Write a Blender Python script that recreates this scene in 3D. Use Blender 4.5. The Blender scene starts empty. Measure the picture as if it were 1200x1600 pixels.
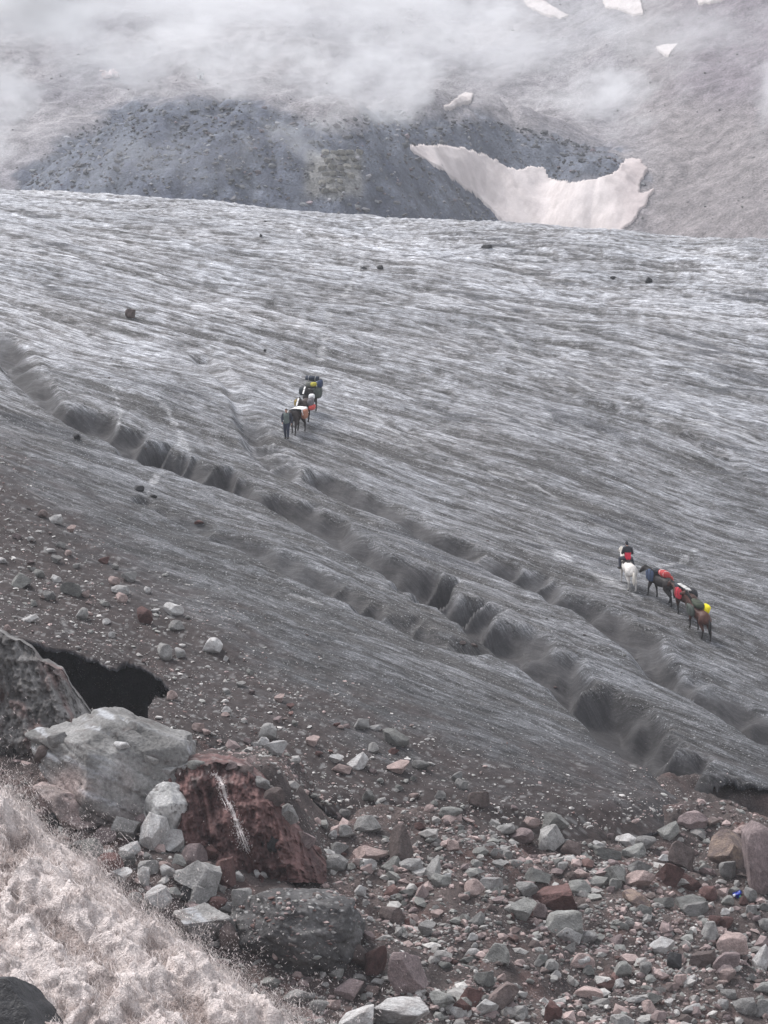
import bpy, bmesh, math, random
import numpy as np
from mathutils import Vector, Matrix
from mathutils.bvhtree import BVHTree

R = math.radians
SC = bpy.context.scene
COL = SC.collection

# ------------------------------------------------------------------ camera, sky, sun, exposure
F = 5000.0                      # focal length in photo pixels (1200 x 1600)
cam_d = bpy.data.cameras.new('camera')
cam_d.sensor_fit = 'VERTICAL'; cam_d.sensor_height = 32.0; cam_d.lens = 32.0 * F / 1600.0
cam_d.clip_start = 0.5; cam_d.clip_end = 6000
cam = bpy.data.objects.new('camera', cam_d); COL.objects.link(cam)
cam.location = (0, 0, 0); cam.rotation_euler = (R(90), 0, 0)
SC.camera = cam

SUN_EL, SUN_AZ = 60.0, -60.0     # azimuth from +Y (behind the glacier) towards +X
w = bpy.data.worlds.new('World'); SC.world = w; w.use_nodes = True
nt = w.node_tree
bg = nt.nodes['Background']
sky = nt.nodes.new('ShaderNodeTexSky'); sky.sky_type = 'NISHITA'; sky.sun_disc = False
sky.sun_elevation = R(SUN_EL); sky.sun_rotation = R(SUN_AZ)
sky.altitude = 2500; sky.air_density = 1.0; sky.dust_density = 5.0; sky.ozone_density = 1.0
hsv = nt.nodes.new('ShaderNodeHueSaturation'); hsv.inputs['Saturation'].default_value = 0.23
nt.links.new(sky.outputs[0], hsv.inputs['Color']); nt.links.new(hsv.outputs[0], bg.inputs[0])
bg.inputs[1].default_value = 0.13

sl = bpy.data.lights.new('sun', 'SUN'); sl.energy = 1.5; sl.angle = R(18); sl.color = (1, 0.975, 0.965)
so = bpy.data.objects.new('sun', sl); COL.objects.link(so)
sdir = Vector((math.sin(R(SUN_AZ)) * math.cos(R(SUN_EL)), math.cos(R(SUN_AZ)) * math.cos(R(SUN_EL)), math.sin(R(SUN_EL))))
so.rotation_euler = sdir.to_track_quat('Z', 'Y').to_euler(); so.location = (0, 100, 200)

SC.view_settings.view_transform = 'Standard'; SC.view_settings.look = 'None'
SC.view_settings.gamma = 1; SC.view_settings.use_curve_mapping = False
SC.view_settings.exposure = 1.45
cy = SC.cycles
cy.max_bounces = 5; cy.diffuse_bounces = 3; cy.glossy_bounces = 2; cy.transmission_bounces = 2
cy.volume_bounces = 2; cy.volume_max_steps = 256; cy.use_denoising = True

# ------------------------------------------------------------------ noise
_rs = np.random.RandomState(7)
_perm = _rs.permutation(256).astype(np.int32); _perm = np.concatenate([_perm, _perm, _perm])
_ang = np.linspace(0, 2 * np.pi, 16, endpoint=False); _gx = np.cos(_ang); _gy = np.sin(_ang)
_g3 = _rs.normal(size=(64, 3)); _g3 /= np.linalg.norm(_g3, axis=1)[:, None]

def p2(x, y, seed=0):
    x = np.asarray(x, float) + seed * 17.31; y = np.asarray(y, float) + seed * 9.77
    xi = np.floor(x).astype(np.int64); yi = np.floor(y).astype(np.int64)
    xf = x - xi; yf = y - yi
    u = xf * xf * xf * (xf * (xf * 6 - 15) + 10); v = yf * yf * yf * (yf * (yf * 6 - 15) + 10)
    X0 = xi & 255; X1 = (xi + 1) & 255; Y0 = yi & 255; Y1 = (yi + 1) & 255
    def g(a, b, dx, dy):
        h = _perm[_perm[a] + b] & 15
        return _gx[h] * dx + _gy[h] * dy
    a = g(X0, Y0, xf, yf); b = g(X1, Y0, xf - 1, yf)
    c = g(X0, Y1, xf, yf - 1); d = g(X1, Y1, xf - 1, yf - 1)
    return 1.5 * ((a + u * (b - a)) + v * ((c + u * (d - c)) - (a + u * (b - a))))

def p3(x, y, z, seed=0):
    x = np.asarray(x, float) + seed * 17.31; y = np.asarray(y, float) + seed * 9.77; z = np.asarray(z, float) + seed * 5.13
    xi = np.floor(x).astype(np.int64); yi = np.floor(y).astype(np.int64); zi = np.floor(z).astype(np.int64)
    xf = x - xi; yf = y - yi; zf = z - zi
    s = lambda t: t * t * t * (t * (t * 6 - 15) + 10)
    u, v, ww = s(xf), s(yf), s(zf)
    def g(i, j, k):
        h = _perm[_perm[_perm[(xi + i) & 255] + ((yi + j) & 255)] + ((zi + k) & 255)] & 63
        gr = _g3[h]
        return gr[..., 0] * (xf - i) + gr[..., 1] * (yf - j) + gr[..., 2] * (zf - k)
    l = lambda a, b, t: a + t * (b - a)
    return 1.6 * l(l(l(g(0,0,0), g(1,0,0), u), l(g(0,1,0), g(1,1,0), u), v),
                   l(l(g(0,0,1), g(1,0,1), u), l(g(0,1,1), g(1,1,1), u), v), ww)

def fbm(x, y, o, seed=0, gain=0.5, lac=2.03):
    t = 0; a = 1.0; f = 1.0; n = 0
    for i in range(o):
        t = t + a * p2(x * f, y * f, seed + i * 3); n += a; a *= gain; f *= lac
    return t / n * 1.4

def fbm3(x, y, z, o, seed=0, gain=0.5, lac=2.05):
    t = 0; a = 1.0; f = 1.0; n = 0
    for i in range(o):
        t = t + a * p3(x * f, y * f, z * f, seed + i * 3); n += a; a *= gain; f *= lac
    return t / n * 1.4

def ss(a, b, x):
    t = np.clip((x - a) / (b - a), 0, 1)
    return t * t * (3 - 2 * t)

def mixc(a, b, t):
    t = np.asarray(t)[..., None]
    return np.asarray(a) * (1 - t) + np.asarray(b) * t

# ------------------------------------------------------------------ base terrain
A0, YS, YC = 0.32, 180.0, 306.0
def P(Y):
    Y = np.asarray(Y, float)
    k = (A0 - 0.092) / (YC - YS)
    d = np.clip(Y - YS, 0, 400)
    return A0 * np.minimum(Y, YS) - 55.45 + A0 * d - 0.5 * k * d * d
def B(Y):
    return -0.22 + 0.150 * ss(165, 320, Y)
def H0(X, Y):
    Xs = 60 * np.tanh(np.asarray(X) / 60)
    return P(Y) + B(Y) * Xs

def ray(pts, fn, y0=95, y1=345, st=0.05):
    """pixels of the photo -> points on the terrain fn"""
    pts = np.atleast_2d(np.asarray(pts, float))
    st = max(st, (y1 - y0) / 420.0)
    ys = np.arange(y0, y1, st)
    tx = (pts[:, 0] - 600) / F; tz = (800 - pts[:, 1]) / F
    YY = np.broadcast_to(ys, (len(pts), len(ys)))
    h = fn((tx[:, None] * YY).ravel(), YY.ravel()).reshape(YY.shape) - tz[:, None] * YY
    i = np.argmax(h > 0, axis=1); i = np.where(h[np.arange(len(pts)), i] > 0, i, len(ys) - 1)
    b = ys[i]; a = ys[np.maximum(i - 1, 0)]
    for _ in range(9):
        m = .5 * (a + b); up = fn(tx * m, m) > tz * m
        b = np.where(up, m, b); a = np.where(up, a, m)
    return np.stack([tx * b, b, tz * b], -1)

def inpoly(x, y, poly):
    x = np.asarray(x); y = np.asarray(y); r = np.zeros(x.shape, bool)
    n = len(poly); j = n - 1
    for i in range(n):
        xi, yi = poly[i][:2]; xj, yj = poly[j][:2]
        if yi != yj:
            r ^= ((yi > y) != (yj > y)) & (x < (xj - xi) * (y - yi) / (yj - yi) + xi)
        j = i
    return r

def pix(X, Y, Z):
    return 600 + F * X / Y, 800 - F * Z / Y

def polydist(X, Y, pl):
    """unsigned distance, arclength, signed side (positive = left of travel) to a polyline"""
    best = np.full(X.shape, 1e9); S = np.zeros(X.shape); sd = np.zeros(X.shape); acc = 0
    for a, b in zip(pl[:-1], pl[1:]):
        dx, dy = b[0] - a[0], b[1] - a[1]; L = math.hypot(dx, dy)
        if L < 1e-9: continue
        t = np.clip(((X - a[0]) * dx + (Y - a[1]) * dy) / (L * L), 0, 1)
        ex = X - a[0] - t * dx; ey = Y - a[1] - t * dy
        d = np.hypot(ex, ey); m = d < best
        best = np.where(m, d, best); S = np.where(m, acc + t * L, S)
        sd = np.where(m, np.sign(dx * (Y - a[1]) - dy * (X - a[0])), sd); acc += L
    return best, S, sd

def smooth_poly(p, n=6):
    p = np.asarray(p)[:, :2]; out = []
    for i in range(len(p) - 1):
        p0 = p[max(i - 1, 0)]; p1 = p[i]; p2_ = p[i + 1]; p3_ = p[min(i + 2, len(p) - 1)]
        for k in range(n):
            t = k / n
            out.append(0.5 * ((2 * p1) + (-p0 + p2_) * t + (2 * p0 - 5 * p1 + 4 * p2_ - p3_) * t * t + (-p0 + 3 * p1 - 3 * p2_ + p3_) * t ** 3))
    out.append(p[-1]); return np.array(out)

# ice margin (photo pixels, left to right)
MARG = [(-260, 960), (-120, 980), (0, 997), (60, 1012), (110, 1014), (158, 1034), (174, 1050), (190, 1036), (204, 1029), (240, 1050), (268, 1082),
        (234, 1104), (238, 1146), (282, 1157), (330, 1167), (380, 1182), (430, 1200), (450, 1216), (470, 1222), (500, 1250),
        (560, 1262), (640, 1272), (720, 1286), (800, 1296), (900, 1302), (1000, 1290), (1070, 1270), (1098, 1248),
        (1062, 1217), (1100, 1214), (1140, 1213), (1200, 1222), (1300, 1236), (1500, 1270)]
marg_w = smooth_poly(ray(MARG, H0), 10)
_t = np.arange(len(marg_w)) * .13
marg_w = marg_w + np.stack([.16 * fbm(_t * 2.2, _t * 0, 3, 951), .22 * fbm(_t * 2.2, _t * 0 + 7, 3, 953)], -1)
ICE_POLY = [tuple(p[:2]) for p in marg_w] + [(140, 150), (140, 420), (-140, 420), (-140, 150)]

CH = [  # meltwater channels: pixels, start depth, end depth, scallop length, width
    ([(-60, 490), (0, 545), (40, 606), (110, 655), (180, 682), (255, 714), (330, 742), (440, 784), (520, 834), (600, 880), (690, 930), (750, 975), (800, 1012), (870, 1052), (935, 1098), (990, 1152), (1050, 1195), (1075, 1222)], 1.05, 2.3, 5.0, 1.35),
    ([(470, 735), (600, 800), (700, 848), (780, 892), (850, 926), (925, 966), (985, 1006), (1050, 1060), (1120, 1098), (1200, 1150)], 0.9, 1.7, 4.4, 1.15),
    ([(205, 770), (330, 826), (430, 876), (520, 922), (600, 966), (690, 1004), (760, 1018)], 0.5, 0.85, 6.0, 0.75),
    ([(300, 545), (345, 590), (375, 640), (400, 705), (465, 750), (540, 782), (630, 810)], 0.45, 0.8, 3.6, 0.8),
    ([(700, 500), (790, 560), (880, 615), (990, 655), (1090, 700), (1200, 760)], 0.2, 0.3, 5.0, 0.7),
]
CHW = []
for pl, d0, d1, lam, wd in CH:
    pw = smooth_poly(ray(pl, H0))
    dl_ = np.concatenate([[0], np.cumsum(np.hypot(*np.diff(pw, axis=0).T))])
    tt = np.arange(0, dl_[-1], .7); pw = np.stack([np.interp(tt, dl_, pw[:, 0]), np.interp(tt, dl_, pw[:, 1])], -1)
    for _ in range(14): pw[1:-1] = .5 * pw[1:-1] + .25 * (pw[:-2] + pw[2:])
    CHW.append((pw, d0, d1, lam, wd))

VEINS = [([(770, 505), (830, 560), (900, 602), (1000, 642), (1080, 666), (1170, 692)], .28),
         ([(860, 520), (960, 575), (1060, 620), (1190, 700)], .25),
         ([(820, 470), (900, 520), (1010, 560), (1150, 610), (1250, 650)], .22),
         ([(765, 735), (820, 752), (880, 785)], .22),
         ([(430, 918), (470, 930), (512, 947)], .12),
         ([(225, 610), (262, 645), (288, 690), (275, 722)], .25),
         ([(172, 600), (188, 650), (178, 668)], .15),
         ([(255, 730), (240, 745), (228, 765)], .12),
         ([(850, 840), (880, 870), (960, 915), (1000, 940)], .35),
         ([(1020, 890), (1060, 880), (1090, 862)], .18),
         ([(455, 620), (425, 690), (400, 695), (380, 690)], .12),
         ([(640, 330), (560, 420), (520, 470), (500, 560)], .2),
         ([(300, 500), (420, 560), (520, 600), (640, 690)], .15)]
VW = [(smooth_poly(ray(p, H0), 4), wd) for p, wd in VEINS]

def ice_uv(X, Y, k=0.43):
    n = math.sqrt(1 + k * k)
    return (X - k * Y) / n, (k * X + Y) / n

_cc = {}
def channels(X, Y, want=False):
    dz = np.zeros(X.shape); wall = np.zeros(X.shape); floor = np.zeros(X.shape)
    for i, (pw, d0, d1, lam, wd) in enumerate(CHW):
        bx = (X > pw[:, 0].min() - 5) & (X < pw[:, 0].max() + 5) & (Y > pw[:, 1].min() - 5) & (Y < pw[:, 1].max() + 5)
        if not bx.any(): continue
        x = X[bx]; y = Y[bx]
        wob = 0.35 * p2(x * 0.5, y * 0.5, 60 + i)
        d, s, sg = polydist(x, y, pw); L = np.sum(np.hypot(*np.diff(pw, axis=0).T))
        d = d * sg + wob * 0.6                   # + = far bank
        f = s / L
        ph = s / lam + 4.2 * p2(s * 0.065, s * 0 + i * 7.7, 71 + i)
        cell = np.floor(ph)
        rnd = 0.2 + 1.4 * np.clip(.5 + 1.1 * p2(ph * .8, ph * 0 + 5.5 * i, 91), 0, 1)
        pk = np.clip(.5 + 1.3 * p2(ph * .7, ph * 0 + 3.1 * i, 93), 0, 1)
        arc = np.sqrt(.05 + .95 * np.abs(np.sin(np.pi * ph)))
        e = wd * (0.25 + rnd * arc + .5 * p2(x * .7, y * .7, 77 + i) + .5 * np.clip(p2(s * .12, s * 0 + 4.4, 99 + i), -.4, 1)) * (0.65 + 0.6 * f)
        dn = .5 + .5 * np.clip(1.6 * p2(s * .16, s * 0 + 3.3 * i, 79 + i), -1, 1)
        D = (d0 + (d1 - d0) * f) * (0.50 + 0.60 * arc * pk + .22 * dn) * ss(0, 0.03, f)
        wallw = 0.30 + 0.24 * D + 0.12 * np.abs(p2(s * .4, s * 0, 5 + i)) + .55 * (1 - arc * (.5 + .5 * pk))
        q = np.clip((d - e + wallw * .5) / (wallw * (1.5 + .8 * dn)), 0, 1)
        far = 1 - ss(0, 1, q ** .8)
        near = ss(-0.9 * D - 0.25, 0.05, d)
        pr = np.where(d > 0.05, far, near * far)
        lipv = 0.10 * D * np.exp(-((d - e - wallw * 1.3) / 0.6) ** 2)
        zz = -D * pr + lipv
        cur = dz[bx]
        dz[bx] = np.minimum(cur, zz) + np.where(zz > 0, zz, 0) * (cur > -0.05)
        if want:
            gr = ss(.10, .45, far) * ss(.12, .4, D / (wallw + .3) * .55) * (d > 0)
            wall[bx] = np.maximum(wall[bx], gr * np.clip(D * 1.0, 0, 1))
            floor[bx] = np.maximum(floor[bx], (np.abs(d - 0.12) < 0.10 + 0.08 * wd) * 1.0)
    return (dz, wall, floor) if want else dz

def ice_noise(X, Y):
    wx = 1.6 * p2(X * 0.06, Y * 0.06, 11); wy = 1.6 * p2(X * 0.06 + 40, Y * 0.06, 12)
    x = X + wx; y = Y + wy - 205.0; k = .43 - .95 * ss(182, 282, Y)
    return (x - k * y) / 1.06, (y + k * x) / 1.06

def ice_detail(X, Y, full=False):
    u, v = ice_noise(X, Y)
    far = ss(175, 270, Y)
    n1 = fbm(u * 0.07, v * 0.28, 4, 21, .58)              # broad foliation
    n2 = fbm(u * 0.42, v * 1.6, 4, 25, .62)               # fine foliation
    n3 = 1 - np.abs(fbm(u * 0.16, v * 0.62, 4, 29, .55)) * 2.6     # ridges
    u2, v2 = ice_uv(X + wxy(X, Y), Y, 0.78)
    n4 = fbm(u2 * 0.05, v2 * 0.55, 3, 35)                 # rills down the fall line
    lump = fbm(X * 0.045, Y * 0.05, 3, 41)
    z = (0.24 + 0.16 * far) * n1 + 0.05 * n2 + 0.06 * (n3 - 0.4) * (0.6 + 0.4 * far) + 0.10 * n4 + 0.55 * lump
    if full: return z, n1, n2, n3, n4, lump
    return z
def wxy(X, Y):
    return 2.0 * p2(X * 0.05, Y * 0.05, 55)

def margin_drop(X, Y):
    d, s, sg = polydist(X, Y, marg_w[:, :2])
    return d

def ICE(X, Y):
    X = np.asarray(X, float); Y = np.asarray(Y, float)
    near = np.ones(X.shape)
    damp = ss(0, 6, Y - 128) * 0.6 + 0.4
    return H0(X, Y) + ice_detail(X, Y) * damp + channels(X, Y)

# holes below the ice edge (world positions from photo pixels): cave, crack hollow, right hollow
cv = ray([(165, 1075)], H0)[0]; ck = ray([(490, 1250)], H0)[0]; rh = ray([(1140, 1232)], H0)[0]; cr2 = ray([(400, 1190)], H0)[0]
def GRD(X, Y):
    X = np.asarray(X, float); Y = np.asarray(Y, float)
    h = H0(X, Y)
    h = h + 0.8 * fbm(X * 0.16, Y * 0.16, 3, 81) + 0.22 * fbm(X * 0.7, Y * 0.7, 3, 84) + 0.07 * fbm(X * 2.6, Y * 2.6, 2, 88)
    h = h - 0.15
    ins = inpoly(X, Y, ICE_POLY)
    if ins.any():
        dmi = np.zeros(X.shape); dmi[ins] = margin_drop(X[ins], Y[ins])
        h = h - .35 * ss(0, .8, dmi) - 3.2 * ss(.8, 4.0, dmi)
    # cave pit under the ice
    q = ((X - cv[0] + 0.4) / 3.9) ** 2 + ((Y - cv[1] - 4.0) / 9.0) ** 2
    floor = cv[2] - 2.6 + 0.25 * fbm(X * 0.8, Y * 0.8, 3, 91)
    k = 1 - ss(0.75, 1.15, q)
    h = np.where(h > floor, h * (1 - k) + floor * k, h)
    for c, rx, ry, dp in ((ck, 1.6, 1.4, 1.3), (rh, 3.6, 2.2, 0.9), (cr2, 2.2, 1.2, 0.7)):
        q = ((X - c[0]) / rx) ** 2 + ((Y - c[1]) / ry) ** 2
        h = h - dp * (1 - ss(0.2, 1.3, q))
    # rock spur that carries the red wall
    kx = ss(-10.6, -8.6, X) * (1 - ss(-4.6, -1.8, X)); ky = ss(126.6, 128.4, Y) * (1 - ss(139, 144, Y))
    h = np.maximum(h, h + (-10.15 - .02 * (X + 6) ** 2 + .18 * fbm(X * .9, Y * .9, 3, 97) - h) * kx * ky)
    # undercut bank of the torrent on the left and the hillside the photograph is taken from
    nearh = -1.75 - 0.27 * Y
    return np.maximum(h, nearh)

def SURF(X, Y):
    g = GRD(X, Y)
    inside = inpoly(X, Y, ICE_POLY)
    if inside.any():
        g = np.where(inside, np.maximum(ICE(X, Y), g), g)
    return g

# ------------------------------------------------------------------ mesh helpers
def mesh_np(name, V, Fc, mat, cols=None, smooth=True):
    me = bpy.data.meshes.new(name)
    V = np.asarray(V, np.float32); Fc = np.asarray(Fc, np.int32)
    n, k = Fc.shape
    me.vertices.add(len(V)); me.vertices.foreach_set('co', V.ravel())
    me.loops.add(n * k); me.loops.foreach_set('vertex_index', Fc.ravel())
    me.polygons.add(n); me.polygons.foreach_set('loop_start', np.arange(0, n * k, k, dtype=np.int32))
    me.polygons.foreach_set('loop_total', np.full(n, k, np.int32))
    me.polygons.foreach_set('use_smooth', np.full(n, smooth))
    me.update(calc_edges=True)
    if cols is not None:
        at = me.color_attributes.new('col', 'FLOAT_COLOR', 'POINT')
        c = np.ones((len(V), 4), np.float32); c[:, :np.shape(cols)[1]] = cols
        at.data.foreach_set('color', c.ravel())
    if mat is not None: me.materials.append(mat)
    return me

def obj(name, me, parent=None, label=None, cat=None, group=None, kind=None):
    o = bpy.data.objects.new(name, me); COL.objects.link(o)
    if parent is not None: o.parent = parent
    if label: o['label'] = label
    if cat: o['category'] = cat
    if group: o['group'] = group
    if kind: o['kind'] = kind
    return o

def grid_faces(nr, nc):
    i = np.arange(nr - 1)[:, None] * nc + np.arange(nc - 1)[None, :]
    return np.stack([i, i + 1, i + nc + 1, i + nc], -1).reshape(-1, 4)

# ------------------------------------------------------------------ materials
def new_mat(name):
    m = bpy.data.materials.new(name); m.use_nodes = True
    n = m.node_tree.nodes; l = m.node_tree.links
    return m, n, l, n['Principled BSDF']

def math_n(n, l, op, a, b):
    x = n.new('ShaderNodeMath'); x.operation = op
    for i, v in enumerate((a, b)):
        if isinstance(v, (int, float)): x.inputs[i].default_value = v
        else: l.new(v, x.inputs[i])
    return x.outputs[0]

def noise_n(n, l, coord, scale, detail=4, rough=0.6):
    x = n.new('ShaderNodeTexNoise'); x.inputs['Scale'].default_value = scale
    x.inputs['Detail'].default_value = detail; x.inputs['Roughness'].default_value = rough
    if coord is not None: l.new(coord, x.inputs['Vector'])
    return x.outputs['Fac']

def maprange(n, l, v, a, b, c, d):
    x = n.new('ShaderNodeMapRange'); l.new(v, x.inputs['Value'])
    for k, q in zip(('From Min', 'From Max', 'To Min', 'To Max'), (a, b, c, d)): x.inputs[k].default_value = q
    return x.outputs['Result']

def scale_col(n, l, c, f):
    x = n.new('ShaderNodeVectorMath'); x.operation = 'SCALE'; l.new(c, x.inputs[0]); l.new(f, x.inputs['Scale'])
    return x.outputs[0]

def mix_col(n, l, f, a, b):
    x = n.new('ShaderNodeMix'); x.data_type = 'RGBA'
    if isinstance(f, (int, float)): x.inputs[0].default_value = f
    else: l.new(f, x.inputs[0])
    for i, v in ((6, a), (7, b)):
        if isinstance(v, tuple): x.inputs[i].default_value = (*v, 1)
        else: l.new(v, x.inputs[i])
    return x.outputs[2]

def objco(n, l, scale=(1, 1, 1), rotz=0):
    t = n.new('ShaderNodeTexCoord'); m = n.new('ShaderNodeMapping')
    m.inputs['Scale'].default_value = scale; m.inputs['Rotation'].default_value = (0, 0, rotz)
    l.new(t.outputs['Object'], m.inputs['Vector']); return m.outputs[0]

def bump_n(n, l, bs, h, st, dist):
    b = n.new('ShaderNodeBump'); b.inputs['Strength'].default_value = st; b.inputs['Distance'].default_value = dist
    l.new(h, b.inputs['Height']); l.new(b.outputs[0], bs.inputs['Normal'])

def attr_n(n):
    a = n.new('ShaderNodeVertexColor'); a.layer_name = 'col'; return a.outputs[0]

def mat_ice():
    m, n, l, b = new_mat('dirty_glacier_ice')
    fa = n.new('ShaderNodeAttribute'); fa.attribute_name = 'flow'
    def flow(sc):
        m_ = n.new('ShaderNodeMapping'); m_.inputs['Scale'].default_value = sc; l.new(fa.outputs['Vector'], m_.inputs['Vector']); return m_.outputs[0]
    c1 = flow((.42, 4.2, 0.0)); c2 = flow((1.7, 13.0, 0.0)); c3 = objco(n, l)
    f1 = noise_n(n, l, c1, 1.0, 6, .72); f2 = noise_n(n, l, c2, 1.0, 4, .7); f3 = noise_n(n, l, c3, 9.0, 2, .6); f4 = noise_n(n, l, c3, 17.0, 3, .7)
    k = math_n(n, l, 'MULTIPLY', maprange(n, l, f1, .39, .61, .5, 1.56), maprange(n, l, f2, .37, .63, .45, 1.64))
    k = math_n(n, l, 'MULTIPLY', k, maprange(n, l, f4, .34, .66, .58, 1.46))
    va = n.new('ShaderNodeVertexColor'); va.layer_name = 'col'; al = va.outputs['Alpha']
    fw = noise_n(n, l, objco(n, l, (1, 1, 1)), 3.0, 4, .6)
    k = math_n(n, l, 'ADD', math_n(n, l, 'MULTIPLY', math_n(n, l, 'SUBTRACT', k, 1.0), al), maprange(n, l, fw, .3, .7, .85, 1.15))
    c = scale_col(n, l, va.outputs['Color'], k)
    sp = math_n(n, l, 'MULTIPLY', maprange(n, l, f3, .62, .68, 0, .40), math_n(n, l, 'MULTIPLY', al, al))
    c = mix_col(n, l, sp, c, (0.55, 0.55, 0.56))
    l.new(c, b.inputs['Base Color']); b.inputs['Roughness'].default_value = .75
    b.inputs['Specular IOR Level'].default_value = .2
    h = math_n(n, l, 'MULTIPLY', math_n(n, l, 'ADD', f2, math_n(n, l, 'MULTIPLY', f3, .5)), al)
    bump_n(n, l, b, h, .9, .07)
    return m

def mat_attr(name, rough=.85, sc=(6, 30), amp=(.75, 1.3), bump=.5, dist=.04, spec=.25):
    m, n, l, b = new_mat(name)
    c0 = objco(n, l)
    f1 = noise_n(n, l, c0, sc[0], 4, .65); f2 = noise_n(n, l, c0, sc[1], 3, .6)
    k = math_n(n, l, 'MULTIPLY', maprange(n, l, f1, .3, .7, amp[0], amp[1]), maprange(n, l, f2, .3, .7, amp[0], amp[1]))
    l.new(scale_col(n, l, attr_n(n), k), b.inputs['Base Color'])
    b.inputs['Roughness'].default_value = rough; b.inputs['Specular IOR Level'].default_value = spec
    bump_n(n, l, b, math_n(n, l, 'ADD', f1, f2), bump, dist)
    return m

def mat_soil():
    m, n, l, b = new_mat('stony_moraine_soil')
    c0 = objco(n, l)
    base = attr_n(n)
    f1 = noise_n(n, l, c0, 1.1, 5, .65); f2 = noise_n(n, l, c0, 14, 3, .6)
    base = scale_col(n, l, base, math_n(n, l, 'MULTIPLY', maprange(n, l, f1, .3, .7, .65, 1.4), maprange(n, l, f2, .3, .7, .6, 1.45)))
    v = n.new('ShaderNodeTexVoronoi'); v.inputs['Scale'].default_value = 9.0; l.new(c0, v.inputs['Vector'])
    cr = n.new('ShaderNodeValToRGB'); l.new(v.outputs['Color'], cr.inputs[0])
    e = cr.color_ramp.elements
    e[0].position = .0; e[0].color = (.10, .085, .08, 1); e[1].position = 1; e[1].color = (.40, .38, .37, 1)
    for p_, c_ in ((.35, (.16, .13, .125, 1)), (.55, (.26, .25, .245, 1)), (.75, (.32, .25, .235, 1))):
        q = e.new(p_); q.color = c_
    g = maprange(n, l, v.outputs['Distance'], .22, .36, 1, 0)
    pm = math_n(n, l, 'MULTIPLY', g, maprange(n, l, noise_n(n, l, c0, .8, 4, .6), .46, .60, 0, .95))
    l.new(mix_col(n, l, pm, base, cr.outputs[0]), b.inputs['Base Color'])
    b.inputs['Roughness'].default_value = .9; b.inputs['Specular IOR Level'].default_value = .1
    h = math_n(n, l, 'ADD', math_n(n, l, 'MULTIPLY', pm, .7), f2)
    bump_n(n, l, b, h, .8, .07)
    return m

def mat_rock(name, c, var=.3, tint=None, rough=.85, band=False):
    m, n, l, b = new_mat(name)
    oi = n.new('ShaderNodeObjectInfo'); c0 = objco(n, l)
    add = n.new('ShaderNodeVectorMath'); add.operation = 'ADD'
    rv = math_n(n, l, 'MULTIPLY', oi.outputs['Random'], 57.0)
    cmb = n.new('ShaderNodeCombineXYZ'); l.new(rv, cmb.inputs[0]); l.new(rv, cmb.inputs[1])
    l.new(c0, add.inputs[0]); l.new(cmb.outputs[0], add.inputs[1]); co = add.outputs[0]
    f1 = noise_n(n, l, co, 1.6, 6, .68); f2 = noise_n(n, l, co, 9, 4, .65); f3 = noise_n(n, l, co, 30, 2, .6)
    t = tint or tuple(x * .62 for x in c)
    col = mix_col(n, l, maprange(n, l, f1, .38, .62, 0, 1), c, t)
    k = math_n(n, l, 'MULTIPLY', maprange(n, l, f2, .3, .7, .72, 1.28), maprange(n, l, f3, .3, .7, .8, 1.2))
    k = math_n(n, l, 'MULTIPLY', k, maprange(n, l, oi.outputs['Random'], 0, 1, 1 - var, 1 + var))
    l.new(scale_col(n, l, col, k), b.inputs['Base Color'])
    b.inputs['Roughness'].default_value = rough; b.inputs['Specular IOR Level'].default_value = .25
    h = math_n(n, l, 'ADD', math_n(n, l, 'MULTIPLY', f1, 1.5), math_n(n, l, 'ADD', f2, math_n(n, l, 'MULTIPLY', f3, .4)))
    bump_n(n, l, b, h, .75, .12)
    return m

def mat_plain(name, c, rough=.7, var=.25, sc=8, spec=.3, bump=.3, dist=.02):
    m, n, l, b = new_mat(name)
    f = noise_n(n, l, objco(n, l), sc, 4, .6)
    rgb = n.new('ShaderNodeRGB'); rgb.outputs[0].default_value = (*c, 1)
    l.new(scale_col(n, l, rgb.outputs[0], maprange(n, l, f, .3, .7, 1 - var, 1 + var)), b.inputs['Base Color'])
    b.inputs['Roughness'].default_value = rough; b.inputs['Specular IOR Level'].default_value = spec
    bump_n(n, l, b, f, bump, dist)
    return m

M_ICE = mat_ice(); M_SOIL = mat_soil()
M_PEB = mat_attr('pebble_stone', sc=(5, 25), bump=.3)
M_SCREE = mat_attr('mountain_scree', sc=(.35, 2.2), amp=(.62, 1.42), bump=.8, dist=.5)
M_SNOW = mat_attr('old_pinkish_snow', sc=(.5, 3), amp=(.93, 1.06), bump=.4, dist=.25, rough=.7)
M_WALLR = mat_attr('fluted_rock', sc=(1.5, 8), amp=(.72, 1.3), bump=.7, dist=.1)
M_TORR = mat_attr('muddy_whitewater', sc=(3.5, 14), amp=(.8, 1.22), bump=.9, dist=.16, rough=.5, spec=.4)
M_COAT = mat_attr('coat_and_skin', sc=(9, 40), amp=(.85, 1.15), bump=.15, dist=.01, rough=.6)
RC = {'grey': mat_rock('grey_stone', (.33, .318, .306)), 'green': mat_rock('greenish_grey_stone', (.272, .268, .252)),
      'pale': mat_rock('pale_stone', (.52, .51, .50), tint=(.33, .31, .30)), 'pink': mat_rock('pinkish_stone', (.45, .345, .32)),
      'red': mat_rock('red_brown_stone', (.15, .085, .078)), 'brown': mat_rock('brown_stone', (.185, .145, .135)),
      'dark': mat_rock('dark_wet_stone', (.052, .05, .052), rough=.45), 'mauve': mat_rock('mauve_stone', (.28, .22, .216)),
      'crust': mat_rock('crusted_stone', (.36, .27, .215), tint=(.17, .13, .125))}

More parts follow.
